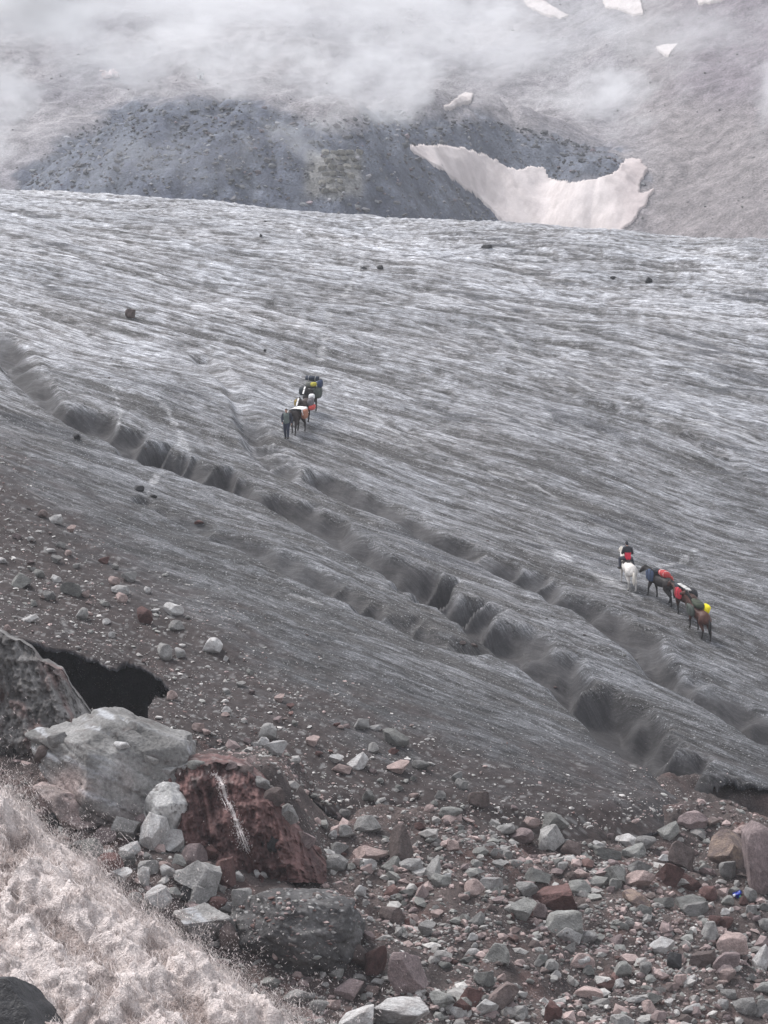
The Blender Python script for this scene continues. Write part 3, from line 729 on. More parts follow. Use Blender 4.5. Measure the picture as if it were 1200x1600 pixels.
ROCKS = [
 # left debris slope on the ice
 (88,819,21,15,'pale','pale angular rock with a bright top beside a dark brown rock, upper left debris'),
 (66,809,16,13,'brown','dark brown rock left of the pale angular rock, upper left debris'),
 (80,864,15,8,'pale','small whitish flat rock in the little cluster on upper left debris'),
 (95,857,16,11,'grey','grey rock topmost in the little cluster on upper left debris'),
 (106,870,10,11,'pink','small pinkish rock lowest in the little cluster on upper left debris'),
 (36,919,36,24,'green','greenish grey slab lying near the left edge on the debris slope'),
 (112,932,38,22,'green','olive grey humped boulder on the debris slope above the ice cave'),
 (178,915,19,15,'pink','rounded pinkish rock resting on a pale flat rock, left debris slope'),
 (187,929,29,15,'pale','pale flat rock under the rounded pinkish rock, left debris slope'),
 (200,909,25,18,'grey','grey wedge rock just right of the rounded pinkish rock'),
 (230,927,11,11,'pale','small block with a bright white top right of the grey wedge rock'),
 (271,961,31,19,'pale','pale pinkish oval boulder on the debris slope above the cave, upper right one'),
 (276,985,25,16,'grey','grey oval rock just below the pale pinkish oval boulder'),
 (226,975,27,27,'red','red brown rounded boulder left of the pale pinkish oval boulder'),
 (128,969,19,20,'grey','upright grey rock with brown foot above the ice cave'),
 (166,976,14,10,'pale','small whitish rock below the upright grey rock'),
 (258,1033,25,30,'grey','twisted grey rock leaning against a pale rock above the cave'),
 (281,1029,20,17,'pale','pale rock leaned on by the twisted grey rock above the cave'),
 (331,1022,30,26,'pale','pale square block standing alone right above the cave'),
 (10,989,14,13,'pink','pink round stone at the left edge above the rock bluff'),
 (268,1094,18,15,'pink','pinkish rock sitting at the right end of the cave mouth'),
 (45,972,30,12,'pale','long pale rock near the left edge above the rock bluff'),
 (417,1156,28,26,'grey','tall grey slab standing above two pale rocks at mid slope'),
 (430,1180,33,25,'pale','pale grey boulder just below the tall grey slab'),
 (411,1165,20,14,'pale','small pale rock between the tall grey slab and the dark ice crack'),
 (619,1167,42,27,'green','olive grey boulder on clean ice edge, highest of the mid slope boulders'),
 (558,1202,36,25,'pale','pale pyramid shaped rock in the middle of the mid slope'),
 (623,1210,37,21,'pink','pinkish boulder right of the pale pyramid shaped rock'),
 (525,1193,23,15,'pale','pale brown rock left of the pale pyramid shaped rock'),
 (657,1204,26,16,'grey','grey low rock right of the pinkish boulder at mid slope'),
 (583,1177,18,17,'grey','grey rock uphill between the pyramid rock and the olive boulder'),
 (534,1209,31,15,'pink','flat pink slab lying below the pale brown rock'),
 (576,1253,20,20,'green','round bluish grey stone alone on brown soil below the pyramid rock'),
 (437,1098,17,14,'pink','small pink rock on the dark slope right of the cave'),
 (565,1140,26,18,'grey','grey rock by white ice chips left of the olive boulder'),
 (585,1142,22,11,'pale','whitish flat rock touching the olive boulder from the left'),
 (705,1282,37,21,'green','grey green smooth slab alone on brown soil at mid slope'),
 # around the red wall
 (433,1361,47,43,'grey','rounded grey boulder with a brown band right of the small waterfall'),
 (465,1364,40,24,'grey','low grey rock tucked behind the rounded grey boulder'),
 (438,1312,42,32,'dark','dark boulder above the rounded grey boulder'),
 (483,1347,38,30,'red','red brown boulder uphill right of the rounded grey boulder'),
 (407,1374,23,14,'pale','pale brick shaped rock below the rounded grey boulder'),
 (457,1379,18,11,'pale','pale leaning flake right of the pale brick shaped rock'),
 (627,1354,36,66,'brown','tall ribbed brown rock standing on the central slope'),
 (677,1378,26,42,'grey','upright grey rock below the tall ribbed brown rock'),
 (575,1345,60,24,'pink','jagged light pink rock on the central slope'),
 (398,1438,22,18,'pale','whitish rock on the dark ice mound, upper left'),
 (436,1455,24,18,'pink','pinkish square rock on the dark ice mound'),
 (446,1474,25,21,'grey','grey block on the front of the dark ice mound'),
 (471,1476,20,14,'grey','small rounded grey rock right of the grey block on the ice mound'),
 (503,1479,22,14,'pale','pale pointed rock near the right end of the dark ice mound'),
 (518,1471,16,18,'pink','pink upright chip right of the pale pointed rock'),
 (541,1436,19,21,'pale','white triangular rock above the dark ice mound'),
 (635,1557,68,68,'mauve','big rounded mauve boulder at the bottom centre'),
 (585,1527,38,52,'red','split red brown rock left of the big mauve boulder'),
 (553,1512,46,46,'brown','brown grey boulder left of the split red brown rock'),
 (547,1564,49,33,'mauve','smooth mauve oval boulder at the bottom, left of the pale irregular boulder'),
 (467,1571,52,25,'grey','flat grey boulder at the bottom beside the torrent spray'),
 (622,1612,104,52,'pale','large pale irregular boulder at the bottom edge'),
 (556,1612,64,34,'pale','pale low boulder at the bottom edge left of the large irregular one'),
 (667,1463,27,25,'grey','round grey stone embedded in the central rubble'),
 (612,1445,34,30,'brown','brown rock left of the round embedded grey stone'),
 # right moraine
 (867,1296,43,28,'green','grey green sloping slab at the top of the right moraine'),
 (832,1293,25,17,'pink','pink rounded stone left of the grey green sloping slab'),
 (861,1330,47,40,'grey','light grey block below the grey green sloping slab'),
 (815,1323,39,29,'mauve','mauve grey rock left of the light grey block'),
 (787,1303,37,14,'grey','flat grey rock left of the pink rounded stone'),
 (788,1331,17,10,'pale','small pale pink square stone below the flat grey rock'),
 (947,1343,48,20,'green','long grey slab lying level on the upper right moraine'),
 (985,1326,46,23,'pale','pale lens shaped slab above the long level grey slab'),
 (936,1324,20,9,'pale','small whitish rock lying on the long level grey slab'),
 (840,1384,42,26,'green','grey green saddle shaped rock on the right moraine'),
 (768,1392,37,21,'pale','pale rock with dark shadow beneath on the right moraine'),
 (867,1428,76,46,'red','big red brown boulder with a pale stripe on the right moraine'),
 (885,1464,60,43,'green','large faceted grey boulder in front of the big red brown boulder'),
 (843,1436,27,25,'mauve','pinkish block left of the big red brown boulder'),
 (813,1421,38,18,'brown','brown low rock left of the pinkish block'),
 (757,1541,31,22,'green','grey green cap rock lying on a red brown boulder at the bottom'),
 (737,1572,36,30,'red','red brown boulder under the grey green cap rock'),
 (785,1577,56,40,'brown','split brown boulder right of the grey green cap rock'),
 (921,1561,46,18,'pink','pale pink slab lying flat near the bottom right'),
 (947,1549,30,17,'red','red brown rock right above the pale pink slab'),
 (864,1600,30,38,'red','tall red brown rock at the bottom edge'),
 (973,1528,31,25,'green','grey green rock on the gravel left of the dark hollow'),
 (696,1516,21,14,'green','small light grey green rock alone in dark gravel at the bottom centre'),
 (1045,1311,36,28,'green','grey angular rock at the foot of the ice on the upper right'),
 (1083,1299,46,32,'mauve','grey brown boulder right of the angular rock at the ice foot'),
 (1140,1357,72,58,'crust','rounded boulder with an orange crust on its face near the right edge'),
 (1193,1398,64,116,'mauve','tall smooth pinkish grey boulder cut off by the right edge'),
 (1159,1309,42,19,'pink','pinkish brown slab above the orange crusted boulder'),
 (1064,1358,48,42,'brown','brown ridged boulder in the middle of the right moraine'),
 (1000,1391,50,30,'pink','pinkish block with a flat top, upper of two stacked on the right moraine'),
 (995,1418,46,26,'crust','orange brown boulder under the pinkish flat topped block'),
 (999,1365,36,21,'grey','grey rounded rock above the pinkish flat topped block'),
 (1079,1392,38,26,'red','dark red rock below the brown ridged boulder'),
 (1037,1418,34,15,'green','low grey rock right of the orange brown boulder'),
 (1080,1422,48,23,'green','split grey block left of the blue litter'),
 (960,1356,20,13,'mauve','small mauve rock under the long level grey slab'),
 (960,1384,38,31,'green','grey olive rock left of the pinkish flat topped block'),
 (1111,1474,27,34,'grey','upright grey rock on the lower right moraine'),
 (1141,1493,52,34,'pink','big pinkish slab with a flat lit face, lower right'),
 (1135,1520,47,32,'mauve','rounded pinkish grey boulder in front of the big pinkish slab'),
 (1096,1512,44,25,'brown','olive brown slab roofing the dark hollow at lower right'),
 (1055,1517,25,30,'dark','dark slate rock at the left of the dark hollow'),
 (1037,1492,42,27,'pale','pale ridged boulder above the dark slate rock'),
 (1190,1517,30,40,'pale','pale striped rock leaning at the right edge, lower right'),
 (1195,1456,17,21,'grey','grey block at the right edge above the pale striped rock'),
 (1120,1450,25,21,'red','red pink broken rock above the upright grey rock'),
 (1010,1524,21,21,'grey','rounded grey stone left of the dark slate rock'),
 (1174,1412,20,26,'grey','grey pointed rock right of the blue litter'),
 (1162,1416,14,16,'red','small dark red rock between the blue litter and the grey pointed rock'),
 (1166,1587,36,27,'grey','grey block lying on gravel near the bottom right corner'),
 (973,1612,38,26,'grey','grey boulder at the bottom edge right of the tall red brown rock'),
 (994,1568,31,10,'pale','pale thin slab tilted on the lower right gravel'),
 (1080,1584,32,13,'pale','pale flat stone left of the block near the bottom right corner'),
 (1046,1574,14,14,'pale','small pale cube of stone at lower right'),
 # left cluster beside the torrent
 (196,1317,46,44,'grey','grey block with an overhanging edge at the foot of the giant boulder'),
 (240,1332,48,62,'pale','tall whitish rock in front of the giant boulder'),
 (268,1332,46,36,'pale','cracked whitish rock right of the tall whitish rock'),
 (146,1349,38,40,'green','triangular grey rock beside the torrent'),
 (158,1320,44,27,'mauve','brownish grey rock behind the triangular grey rock'),
 (201,1340,36,27,'pale','pale rounded rock left of the tall whitish rock'),
 (130,1300,23,15,'mauve','small mauve rock under the giant boulder overhang'),
 (108,1350,28,25,'green','wet grey green rock at the torrent edge'),
 (121,1327,17,14,'grey','small wet grey rock at the torrent edge'),
 (245,1427,46,42,'pale','pale cone shaped boulder beside the torrent'),
 (190,1380,31,25,'pale','pale round rock between torrent and the red brown rock'),
 (224,1387,19,33,'pale','narrow pale curved rock right of the pale round rock'),
 (287,1409,27,25,'dark','dark round wet stone left of the grey speckled block'),
 (285,1384,32,25,'pale','pale grey rock above the dark round wet stone'),
 (172,1370,42,37,'red','dark red rock beside the torrent below the pale rounded rock'),
 (37,1157,27,33,'mauve','tan rounded boulder at the foot of the rock bluff'),
 (15,1159,15,12,'mauve','small tan stone left of the tan rounded boulder'),
 (19,1178,27,15,'dark','dark blue grey rock below the tan rounded boulder'),
 (54,1152,16,13,'grey','small grey stone right of the tan rounded boulder'),
 (126,1174,31,22,'green','grey green rock sitting on top of the giant boulder'),
 (210,1132,25,14,'pink','pinkish rock at the cave mouth, right one of two'),
 (183,1134,31,16,'pink','pinkish rock at the cave mouth, left one of two'),
 (176,1168,62,34,'brown','brown rubble covered rock between cave and giant boulder'),
 (259,1185,40,22,'pale','pale rock on the right shoulder of the giant boulder'),
 (219,1162,42,28,'dark','black wet rock in the gap below the cave'),
 (313,1408,74,64,'grey','large speckled grey block below the red wall'),
 (353,1388,32,47,'red','red brown rock right of the large speckled grey block'),
 (371,1380,23,19,'pale','pale rock at the foot of the red wall'),
 (333,1462,38,32,'grey','grey rock below the large speckled grey block'),
 (358,1493,34,54,'brown','tall brown rock at the edge of the dark hollow beside the torrent'),
 (302,1352,13,14,'pale','small pale stone above the large speckled grey block'),
 (330,1345,30,26,'red','red brown lump at the lower left of the red wall'),
 # dark stones out on the clean ice
 (408,371,6,6,'dark','small black stone high on the ice, left of the column of horses'),
 (761,389,17,7,'dark','flat black stone high on the ice near the crest, largest up there'),
 (568,421,11,5,'dark','low dark stone high on the ice, left of a pointed dark stone'),
 (594,421,10,7,'dark','pointed dark stone high on the ice below the crest'),
 (958,437,9,6,'dark','dark stone on the right ice, left one of two'),
 (1013,441,12,8,'dark','dark block on the right ice, right one of two'),
 (203,496,16,14,'brown','rounded brown boulder on the upper left ice'),
 (120,687,12,11,'dark','dark round boulder beside the meltwater channel on the left'),
 (414,347,5,3,'dark','tiny dark stone at the crest'),
 (414,549,5,4,'dark','tiny dark stone above the descending column'),
 (740,1012,14,7,'brown','brown stone on the channel edge in the middle ice'),
 (722,1007,12,6,'brown','dark brown stone left of the brown stone on the channel edge'),
 (218,768,18,11,'dark','dark stone block in the small channel on the left'),
 (240,778,12,6,'dark','low dark stone just right of the dark stone block in the small channel'),
 (310,820,16,8,'red','reddish stones by the small channel, right of the dark stone block'),
]
pts = ray([(r[0], r[1]) for r in ROCKS], SURF, 100, 345, .06)
for i, (r, p) in enumerate(zip(ROCKS, pts)):
    big = r[2] >= 38
    nm = 'boulder' if r[2] >= 30 else 'rock'
    place_rock(nm, p, r[2], r[3], r[4], r[5], cat=nm, seed=i * 7 + 3, big=big, sink=.12 if r[3] > r[2] else .2)

# medium rocks nothing tells apart
rng = np.random.RandomState(42)
CLS = ['grey', 'green', 'pale', 'pink', 'mauve', 'red', 'brown']
CW = {'slope': [.24, .22, .24, .12, .08, .04, .06], 'moraine': [.2, .2, .16, .16, .14, .08, .06]}
CN = {'grey': 'grey', 'green': 'greenish grey', 'pale': 'pale', 'pink': 'pinkish', 'mauve': 'mauve', 'red': 'red brown', 'brown': 'brown'}
REG = [
 ('slope', 34, [(0, 830), (120, 830), (420, 1060), (560, 1150), (420, 1140), (280, 1060), (200, 1010), (0, 960)], 'strewn over the dark debris slope above the ice cave'),
 ('slope', 28, [(300, 1090), (520, 1150), (700, 1200), (820, 1270), (720, 1300), (560, 1240), (420, 1180), (290, 1140)], 'strewn over the brown debris at mid slope'),
 ('moraine', 54, [(500, 1270), (760, 1310), (760, 1500), (520, 1430), (480, 1330)], 'lying in the rubble of the central slope'),
 ('moraine', 122, [(760, 1300), (1040, 1310), (1200, 1290), (1200, 1600), (700, 1600), (690, 1500), (760, 1400)], 'lying in the rubble of the right moraine'),
 ('moraine', 20, [(430, 1500), (700, 1560), (700, 1600), (460, 1600)], 'lying in the rubble along the bottom edge'),
 ('moraine', 40, [(40, 1150), (280, 1300), (400, 1380), (380, 1480), (260, 1400), (160, 1330), (90, 1270)], 'wedged among the boulders beside the torrent'),
]
mp = []; mi = []
for reg, n, poly, where in REG:
    P_ = np.array(poly); c = 0
    while c < n:
        x = rng.uniform(P_[:, 0].min(), P_[:, 0].max()); y = rng.uniform(P_[:, 1].min(), P_[:, 1].max())
        if not inpoly(np.array([x]), np.array([y]), poly)[0]: continue
        if any(abs(x - r[0]) < r[2] * .5 and -6 < r[1] - y < r[3] for r in ROCKS): continue
        cls = CLS[rng.choice(7, p=CW[reg])]
        s = min(42, 10 + rng.exponential(9 if reg == 'moraine' else 4))
        mp.append((x, y)); mi.append((s, s * rng.uniform(.5, .9), cls, where)); c += 1
mpt = ray(mp, SURF, 100, 345, .08)
for i, (p, q) in enumerate(zip(mpt, mi)):
    place_rock('stone', p, q[0], q[1], q[2], 'smaller %s stone %s' % (CN[q[2]], q[3]), cat='stone', group='smaller %s stones %s' % (CN[q[2]], q[3]), seed=9000 + i)

# ------------------------------------------------------------------ pebble stuff
IV, IF = ICO[1]
def pebbles(name, label, X, Y, Z, size, cols, seed, flat=.6, cat='gravel', mat=None, sub=None):
    rs = np.random.RandomState(seed); n = len(X)
    bmv = bmesh.new(); bmesh.ops.create_icosphere(bmv, subdivisions=1, radius=1); bmv.free()
    t = (1 + 5 ** .5) / 2
    V0 = np.array([(-1, t, 0), (1, t, 0), (-1, -t, 0), (1, -t, 0), (0, -1, t), (0, 1, t), (0, -1, -t), (0, 1, -t), (t, 0, -1), (t, 0, 1), (-t, 0, -1), (-t, 0, 1)]) / math.sqrt(1 + t * t)
    F0 = np.array([(0, 11, 5), (0, 5, 1), (0, 1, 7), (0, 7, 10), (0, 10, 11), (1, 5, 9), (5, 11, 4), (11, 10, 2), (10, 7, 6), (7, 1, 8), (3, 9, 4), (3, 4, 2), (3, 2, 6), (3, 6, 8), (3, 8, 9), (4, 9, 5), (2, 4, 11), (6, 2, 10), (8, 6, 7), (9, 8, 1)])
    a = rs.uniform(0, 2 * np.pi, n); sx = size * rs.uniform(.75, 1.5, n); sy = size * rs.uniform(.6, 1.1, n); sz = size * rs.uniform(.55, 1.1, n) * flat * 1.4
    V = V0[None] * (1 + rs.uniform(-.38, .30, (n, 12, 1)))
    V = V * np.stack([sx, sy, sz], -1)[:, None, :]
    tl = rs.uniform(-.4, .4, n); ct, st = np.cos(tl)[:, None], np.sin(tl)[:, None]
    x = V[..., 0] * ct + V[..., 2] * st; z = -V[..., 0] * st + V[..., 2] * ct
    ca, sa = np.cos(a)[:, None], np.sin(a)[:, None]
    x, y = x * ca - V[..., 1] * sa, x * sa + V[..., 1] * ca
    P_ = np.stack([x + X[:, None], y + Y[:, None], z + (Z + sz * .15)[:, None]], -1).reshape(-1, 3)
    Fc = (F0[None] + 12 * np.arange(n)[:, None, None]).reshape(-1, 3)
    me = mesh_np(name, P_, Fc, mat or M_PEB, np.repeat(cols, 12, axis=0), smooth=False)
    return obj(name, me, label=label, cat=cat, kind='stuff')

PALETTE = np.array([(.225, .213, .203), (.195, .192, .180), (.34, .325, .31), (.31, .24, .225), (.20, .155, .15), (.115, .07, .063), (.12, .095, .088)])
def scatter(n, region, sizes, seed, wts, dens=None, jit=.25):
    rs = np.random.RandomState(seed)
    X = []; Y = []
    while sum(len(a) for a in X) < n:
        y = rs.uniform(region[2], region[3], n * 2); x = y * rs.uniform(region[0], region[1], n * 2)
        k = np.ones(len(x)) if dens is None else dens(x, y)
        m = rs.uniform(0, 1, len(x)) < k
        X.append(x[m]); Y.append(y[m])
    X = np.concatenate(X)[:n]; Y = np.concatenate(Y)[:n]
    u = rs.uniform(0, 1, n); s = sizes[0] * (1 - u * (1 - (sizes[0] / sizes[1]) ** 2.0)) ** (-1 / 2.0)
    c = PALETTE[rs.choice(7, n, p=wts)] * rs.uniform(1 - jit, 1 + jit, (n, 1))
    return X, Y, s, c
not_ice = lambda x, y: ~inpoly(x, y, ICE_POLY)
TOR_A = np.array(ray([(-10, 1242)], GRD)[0][:2]); TOR_B = np.array(ray([(440, 1600)], GRD)[0][:2])
td = (TOR_B - TOR_A); td /= np.linalg.norm(td); tn = np.array((td[1], -td[0]))
if tn[1] > 0: tn = -tn
def in_torrent(x, y): return ((x - TOR_A[0]) * tn[0] + (y - TOR_A[1]) * tn[1]) > -.2
def dens_mor(x, y):
    k = np.clip(.5 + .9 * fbm(x * .22, y * .22, 3, 611), .12, 1)
    pit = ((x - cv[0] + .4) / 4.2) ** 2 + ((y - cv[1] - 4) / 9.5) ** 2 < 1
    return k * not_ice(x, y - .7) * ~in_torrent(x, y) * ~pit
X, Y, s, c = scatter(15500, (-.14, .14, 103, 143), (.04, .42), 601, [.2, .17, .17, .22, .14, .04, .06], dens_mor)
pebbles('moraine_rubble', 'loose grey and pinkish rubble covering the moraine in the foreground', X, Y, SURF(X, Y), s, c, 603, cat='rubble')
X, Y, s, c = scatter(7500, (.0, .14, 103, 134), (.055, .42), 605, [.18, .16, .18, .27, .14, .03, .04], dens_mor)
pebbles('moraine_gravel', 'coarse pinkish gravel between the boulders at lower right', X, Y, SURF(X, Y), s, c, 606)
dl = [(-200, 690), (0, 790), (120, 870), (260, 980), (420, 1090), (600, 1185), (760, 1240), (960, 1275), (1080, 1282), (1300, 1300)]
def dens_ice(x, y):
    px, py = pix(x, y, H0(x, y)); d = (py - np.interp(px, [p[0] for p in dl], [p[1] for p in dl])) / 120
    return ss(-1.2, .9, d + .6 * fbm(x * .25, y * .25, 3, 621)) * inpoly(x, y, ICE_POLY)
X, Y, s, c = scatter(6500, (-.14, .14, 122, 178), (.022, .17), 611, [.26, .15, .36, .12, .04, .02, .05], dens_ice); c = c * 1.35
pebbles('ice_debris', 'pale stone chips strewn over the dark debris on the lower ice', X, Y, ICE(X, Y), s, c, 613, flat=.45, cat='stone chips')

X, Y, s, c = scatter(700, (-.13, .13, 150, 300), (.025, .12), 651, [.3, .2, .05, .05, .1, .05, .25], lambda x, y: np.clip(.15 + fbm(x * .1, y * .06, 3, 653), 0, 1))
pebbles('ice_grit', 'small dark stones dotted over the clean ice', X, Y, ICE(X, Y), s, c * .5, 655, flat=.5, cat='stone chips')
# blocks on the dark hill and scree beyond
def dens_dark(x, y):
    px, py = pix(x, y, MTN(x, y)); sn = inpoly(px, py, SNOW[0][1]) | inpoly(px, py - 6, SNOW[0][1]); return ~sn * np.where(inpoly(px, py, DARK), 1, .07) * (py < 380) * (py > -40) * (px > -80) * (px < 1280)
X, Y, s, c = scatter(9500, (-.135, .135, 545, 800), (.2, .8), 631, [.42, .43, .07, 0, .08, 0, 0], dens_dark)
px, py = pix(X, Y, MTN(X, Y)); dk = inpoly(px, py, DARK)
s = np.where(dk, s, s * .45); c = np.where(dk[:, None], c * np.array((.52, .54, .60)) * np.where(np.random.RandomState(3).uniform(0, 1, (len(c), 1)) < .2, 1.7, .8), c * .62)
pebbles('block_field', 'blocky grey rocks covering the dark hill behind the glacier', X, Y, MTN(X, Y), s, c, 633, mat=M_PEB, cat='block field')

# ------------------------------------------------------------------ large rock masses at lower left
def big_rock(name, label, cat, pxc, pyb, wpx, hpx, dm, seed, colf, planes=14, noise=.10, nf=1.6, flute=0, lo=.5, hi=.85, tilt=0, yaw=0, dy=.32, mat=None, sub=5, zoff=0, base=None, shear=0, box=0, strata=0):
    p = ray([(pxc, pyb)], GRD, 100, 160, .05)[0] if base is None else base
    s = p[1] / F; wm, hm = wpx * s, hpx * s
    V, Fc = rock_shape(seed, sub, planes, lo, hi, 0, box=box)
    x, y, z = V.T
    V = V * (1 + noise * fbm3(x * nf, y * nf, z * nf, 5, seed % 89, .55))[:, None]
    if strata:
        x, y, z = V.T; q = fbm3(x * .7, y * .7, z * .7, 3, 7) * .5 + (x * .55 + z) * 3.2
        st = np.abs((q % 1.0) - .5) * 2
        V = V * (1 - strata * ss(.75, 1, st) * (.5 + .5 * p3(x * 2, y * 2, z * 2, 8)) + strata * .6 * (p3(np.floor(q) * 3.7, x * .8, y * .8, 9)))[:, None]
    if flute:
        a = np.arctan2(y, x)
        fl = np.abs(fbm3(x * 5 + .8 * z, y * 5, z * .8, 4, seed % 83))
        V[:, :2] *= (1 - flute * fl * 1.3 + flute * .3)[:, None]
    V = V * np.array((wm / 2, dm / 2, hm / 2 * 1.12))
    V[:, 0] += shear * V[:, 2]
    c, s_ = math.cos(tilt), math.sin(tilt); x, z = V[:, 0] * c + V[:, 2] * s_, -V[:, 0] * s_ + V[:, 2] * c; V[:, 0], V[:, 2] = x, z
    c, s_ = math.cos(yaw), math.sin(yaw); x, y = V[:, 0] * c - V[:, 1] * s_, V[:, 0] * s_ + V[:, 1] * c; V[:, 0], V[:, 1] = x, y
    col = colf(V, wm, hm)
    me = mesh_np(name, V, Fc, mat or M_WALLR, col)
    o = obj(name, me, label=label, cat=cat)
    o.location = (p[0], p[1] + dm * dy, p[2] + hm / 2 * .97 + zoff)
    return o

def col_giant(V, w, h):
    x, y, z = V.T
    n = fbm3(x * .5, y * .5, z * .5, 4, 3); n2 = fbm3(x * .35 + z * .8, y * .4, z * 2.2 + x * .9, 4, 5)
    c = mixc((.145, .140, .134), (.235, .228, .22), ss(-.4, .4, n))
    blue = ss(.05, .4, n2 + .35 * np.exp(-((x + .1) / 1.1) ** 2 - ((z - .3) / 1.0) ** 2) - .1)
    c = mixc(c, (.37, .375, .39), blue * .8)
    pink = np.exp(-((x + 1.6) / 1.3) ** 2 - ((z + .55) / .9) ** 2)
    c = mixc(c, (.29, .225, .208), ss(.1, .95, pink + .45 * n) * .8)
    crk = ss(.95, .99, 1 - np.abs(fbm3(x * .6 + z * .5, y * .6, z * 1.1, 3, 9)))
    c = mixc(c, (.10, .085, .08), crk * .7)
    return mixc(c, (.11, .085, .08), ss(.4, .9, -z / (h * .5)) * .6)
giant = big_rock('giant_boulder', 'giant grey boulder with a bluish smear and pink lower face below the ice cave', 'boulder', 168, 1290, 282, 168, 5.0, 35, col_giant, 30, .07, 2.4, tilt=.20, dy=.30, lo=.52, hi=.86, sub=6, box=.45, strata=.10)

def col_bluff(V, w, h):
    x, y, z = V.T
    n = fbm3(x * 1.1 + .3 * z, y * 1.1, z * .35, 4, 13)
    c = mixc((.095, .088, .084), (.185, .175, .168), ss(-.35, .35, n))
    c = mixc(c, (.155, .105, .097), ss(.1, .5, fbm3(x * .8, y * .8, z * .3, 3, 15)) * .8)
    return c
def cliff(name, label, cat, top, bot, colf, seed, lean=1.0, back=3.5, flute=.45, round_=2.4, nu=170, nv=110, fu=1.3, zb=0):
    """an eroded rock face: front wall between two outlines, then a top that runs back into the slope"""
    top = np.array(top, float); bot = np.array(bot, float)
    u = np.linspace(0, 1, nu)
    pxs = top[0, 0] + (top[-1, 0] - top[0, 0]) * u
    pt = np.interp(pxs, top[:, 0], top[:, 1]); pb = np.interp(pxs, bot[:, 0], bot[:, 1])
    mid = ray([(.5 * (pxs[0] + pxs[-1]), pb.max() - 6)], GRD, 100, 160)[0]; Yb = mid[1]
    rows = []
    vs = np.concatenate([np.linspace(-.12, 1, nv), np.linspace(1, 2, 40)[1:]])
    k = round_ * (np.abs(2 * u - 1) ** 3)
    for v in vs:
        f = min(v, 1.0)
        Yd = Yb + k + lean * max(f, 0) ** 1.4 + back * max(v - 1, 0) + .25 * lean * ss(.8, 1, f)
        py = pb + (pt - pb) * f
        X = (pxs - 600) / F * Yd; Z = (800 - py) / F * (Yb + k + lean)
        if v > 1: Z = (800 - pt) / F * (Yb + k + lean) + .10 * back * (v - 1) - .9 * ss(.3, 1, v - 1)
        xx = X * fu; zz = Z * .28
        n = np.abs(fbm(xx + .35 * Z, zz, 4, seed, .55)) ; n2 = fbm(X * 1.1, Z * 1.1, 4, seed + 5, .6); n3 = fbm(X * .45 + 3, Z * .3, 2, seed + 9)
        n4 = np.abs(fbm(X * 3.2, Z * 2.4, 3, seed + 13, .6))
        dep = flute * (1.1 * n + .8 * n2 + .9 * n3 + .45 * n4) * (1 if v <= 1 else max(0, 1.3 - v))
        Zz = Z + (.12 * n2 if v >= .9 else 0)
        rows.append(np.stack([X, Yd + dep, Zz], -1))
    V = np.concatenate(rows); me_c = V - mid
    col = colf(me_c, V[:, 0].max() - V[:, 0].min(), 4.5)
    o = obj(name, mesh_np(name, me_c, grid_faces(len(vs), nu), M_WALLR, col), label=label, cat=cat); o.location = mid
    return o
cliff('rock_bluff', 'grey brown fluted rock bluff at the left edge beside the ice cave', 'rock bluff',
      [(-130, 940), (-40, 972), (0, 990), (30, 1002), (50, 1016), (66, 1034), (78, 1037), (98, 1046), (112, 1078), (128, 1098), (150, 1128), (165, 1150)],
      [(-130, 1190), (0, 1172), (60, 1166), (110, 1160), (165, 1158)], col_bluff, 901, lean=1.6, flute=.75, fu=1.1)

def col_red(V, w, h):
    x, y, z = V.T
    n = fbm3(x * 1.4 + .3 * z, y * 1.4, z * .35, 4, 17)
    c = mixc((.070, .038, .036), (.140, .078, .072), ss(-.35, .35, n))
    c = mixc(c, (.21, .185, .175), ss(.45, .8, fbm3(x * 2.2, y * 2.2, z * 2.2, 4, 19) + ss(.75, 1, z / (h * .8)) * .4) * .55)
    return c
red = cliff('red_rock_wall', 'dark red fluted rock wall with a thin waterfall running down it', 'rock wall',
      [(240, 1218), (275, 1204), (300, 1197), (330, 1193), (360, 1196), (385, 1206), (410, 1224), (440, 1262), (475, 1312), (510, 1352)],
      [(240, 1330), (290, 1352), (330, 1362), (370, 1366), (400, 1364), (440, 1362), (475, 1366), (510, 1376)], col_red, 921, lean=1.3, back=6.0, flute=.6, round_=1.0, fu=1.5)

def col_pale(V, w, h):
    x, y, z = V.T
    n = fbm3(x * 1.2, y * 1.2, z * 1.2, 4, 27); c = mixc((.30, .295, .285), (.46, .45, .44), ss(-.35, .35, n))
    crk = ss(.94, .985, 1 - np.abs(fbm3(x * .9 + z * .4, y * .9, z * 1.3, 3, 29)))
    return mixc(c, (.10, .09, .085), crk * .8)
def col_pink(V, w, h):
    x, y, z = V.T
    c = mixc((.20, .165, .155), (.33, .26, .245), ss(-.35, .35, fbm3(x * 1.1, y * 1.1, z * 1.6, 4, 33)))
    return mixc(c, (.09, .075, .07), ss(.94, .985, 1 - np.abs(fbm3(x * 1.1 + z * .6, y, z * 1.5, 3, 37))) * .8)
big_rock('boulder', 'big cracked whitish boulder filling the corner between giant boulder and red wall', 'boulder', 262, 1318, 96, 92, 2.6, 1203, col_pale, 16, .07, 2.2, dy=.25, box=.4, strata=.07, tilt=.15)
big_rock('boulder', 'pinkish layered boulder under the left half of the giant boulder', 'boulder', 112, 1292, 128, 66, 3.0, 1211, col_pink, 14, .08, 2.2, dy=.12, box=.4, strata=.10, tilt=.22)
big_rock('boulder', 'low grey cracked boulder between the torrent and the dark ice mound', 'boulder', 318, 1478, 104, 60, 2.6, 1217, col_giant, 15, .08, 2.2, dy=.3, box=.4, strata=.08, tilt=.15)

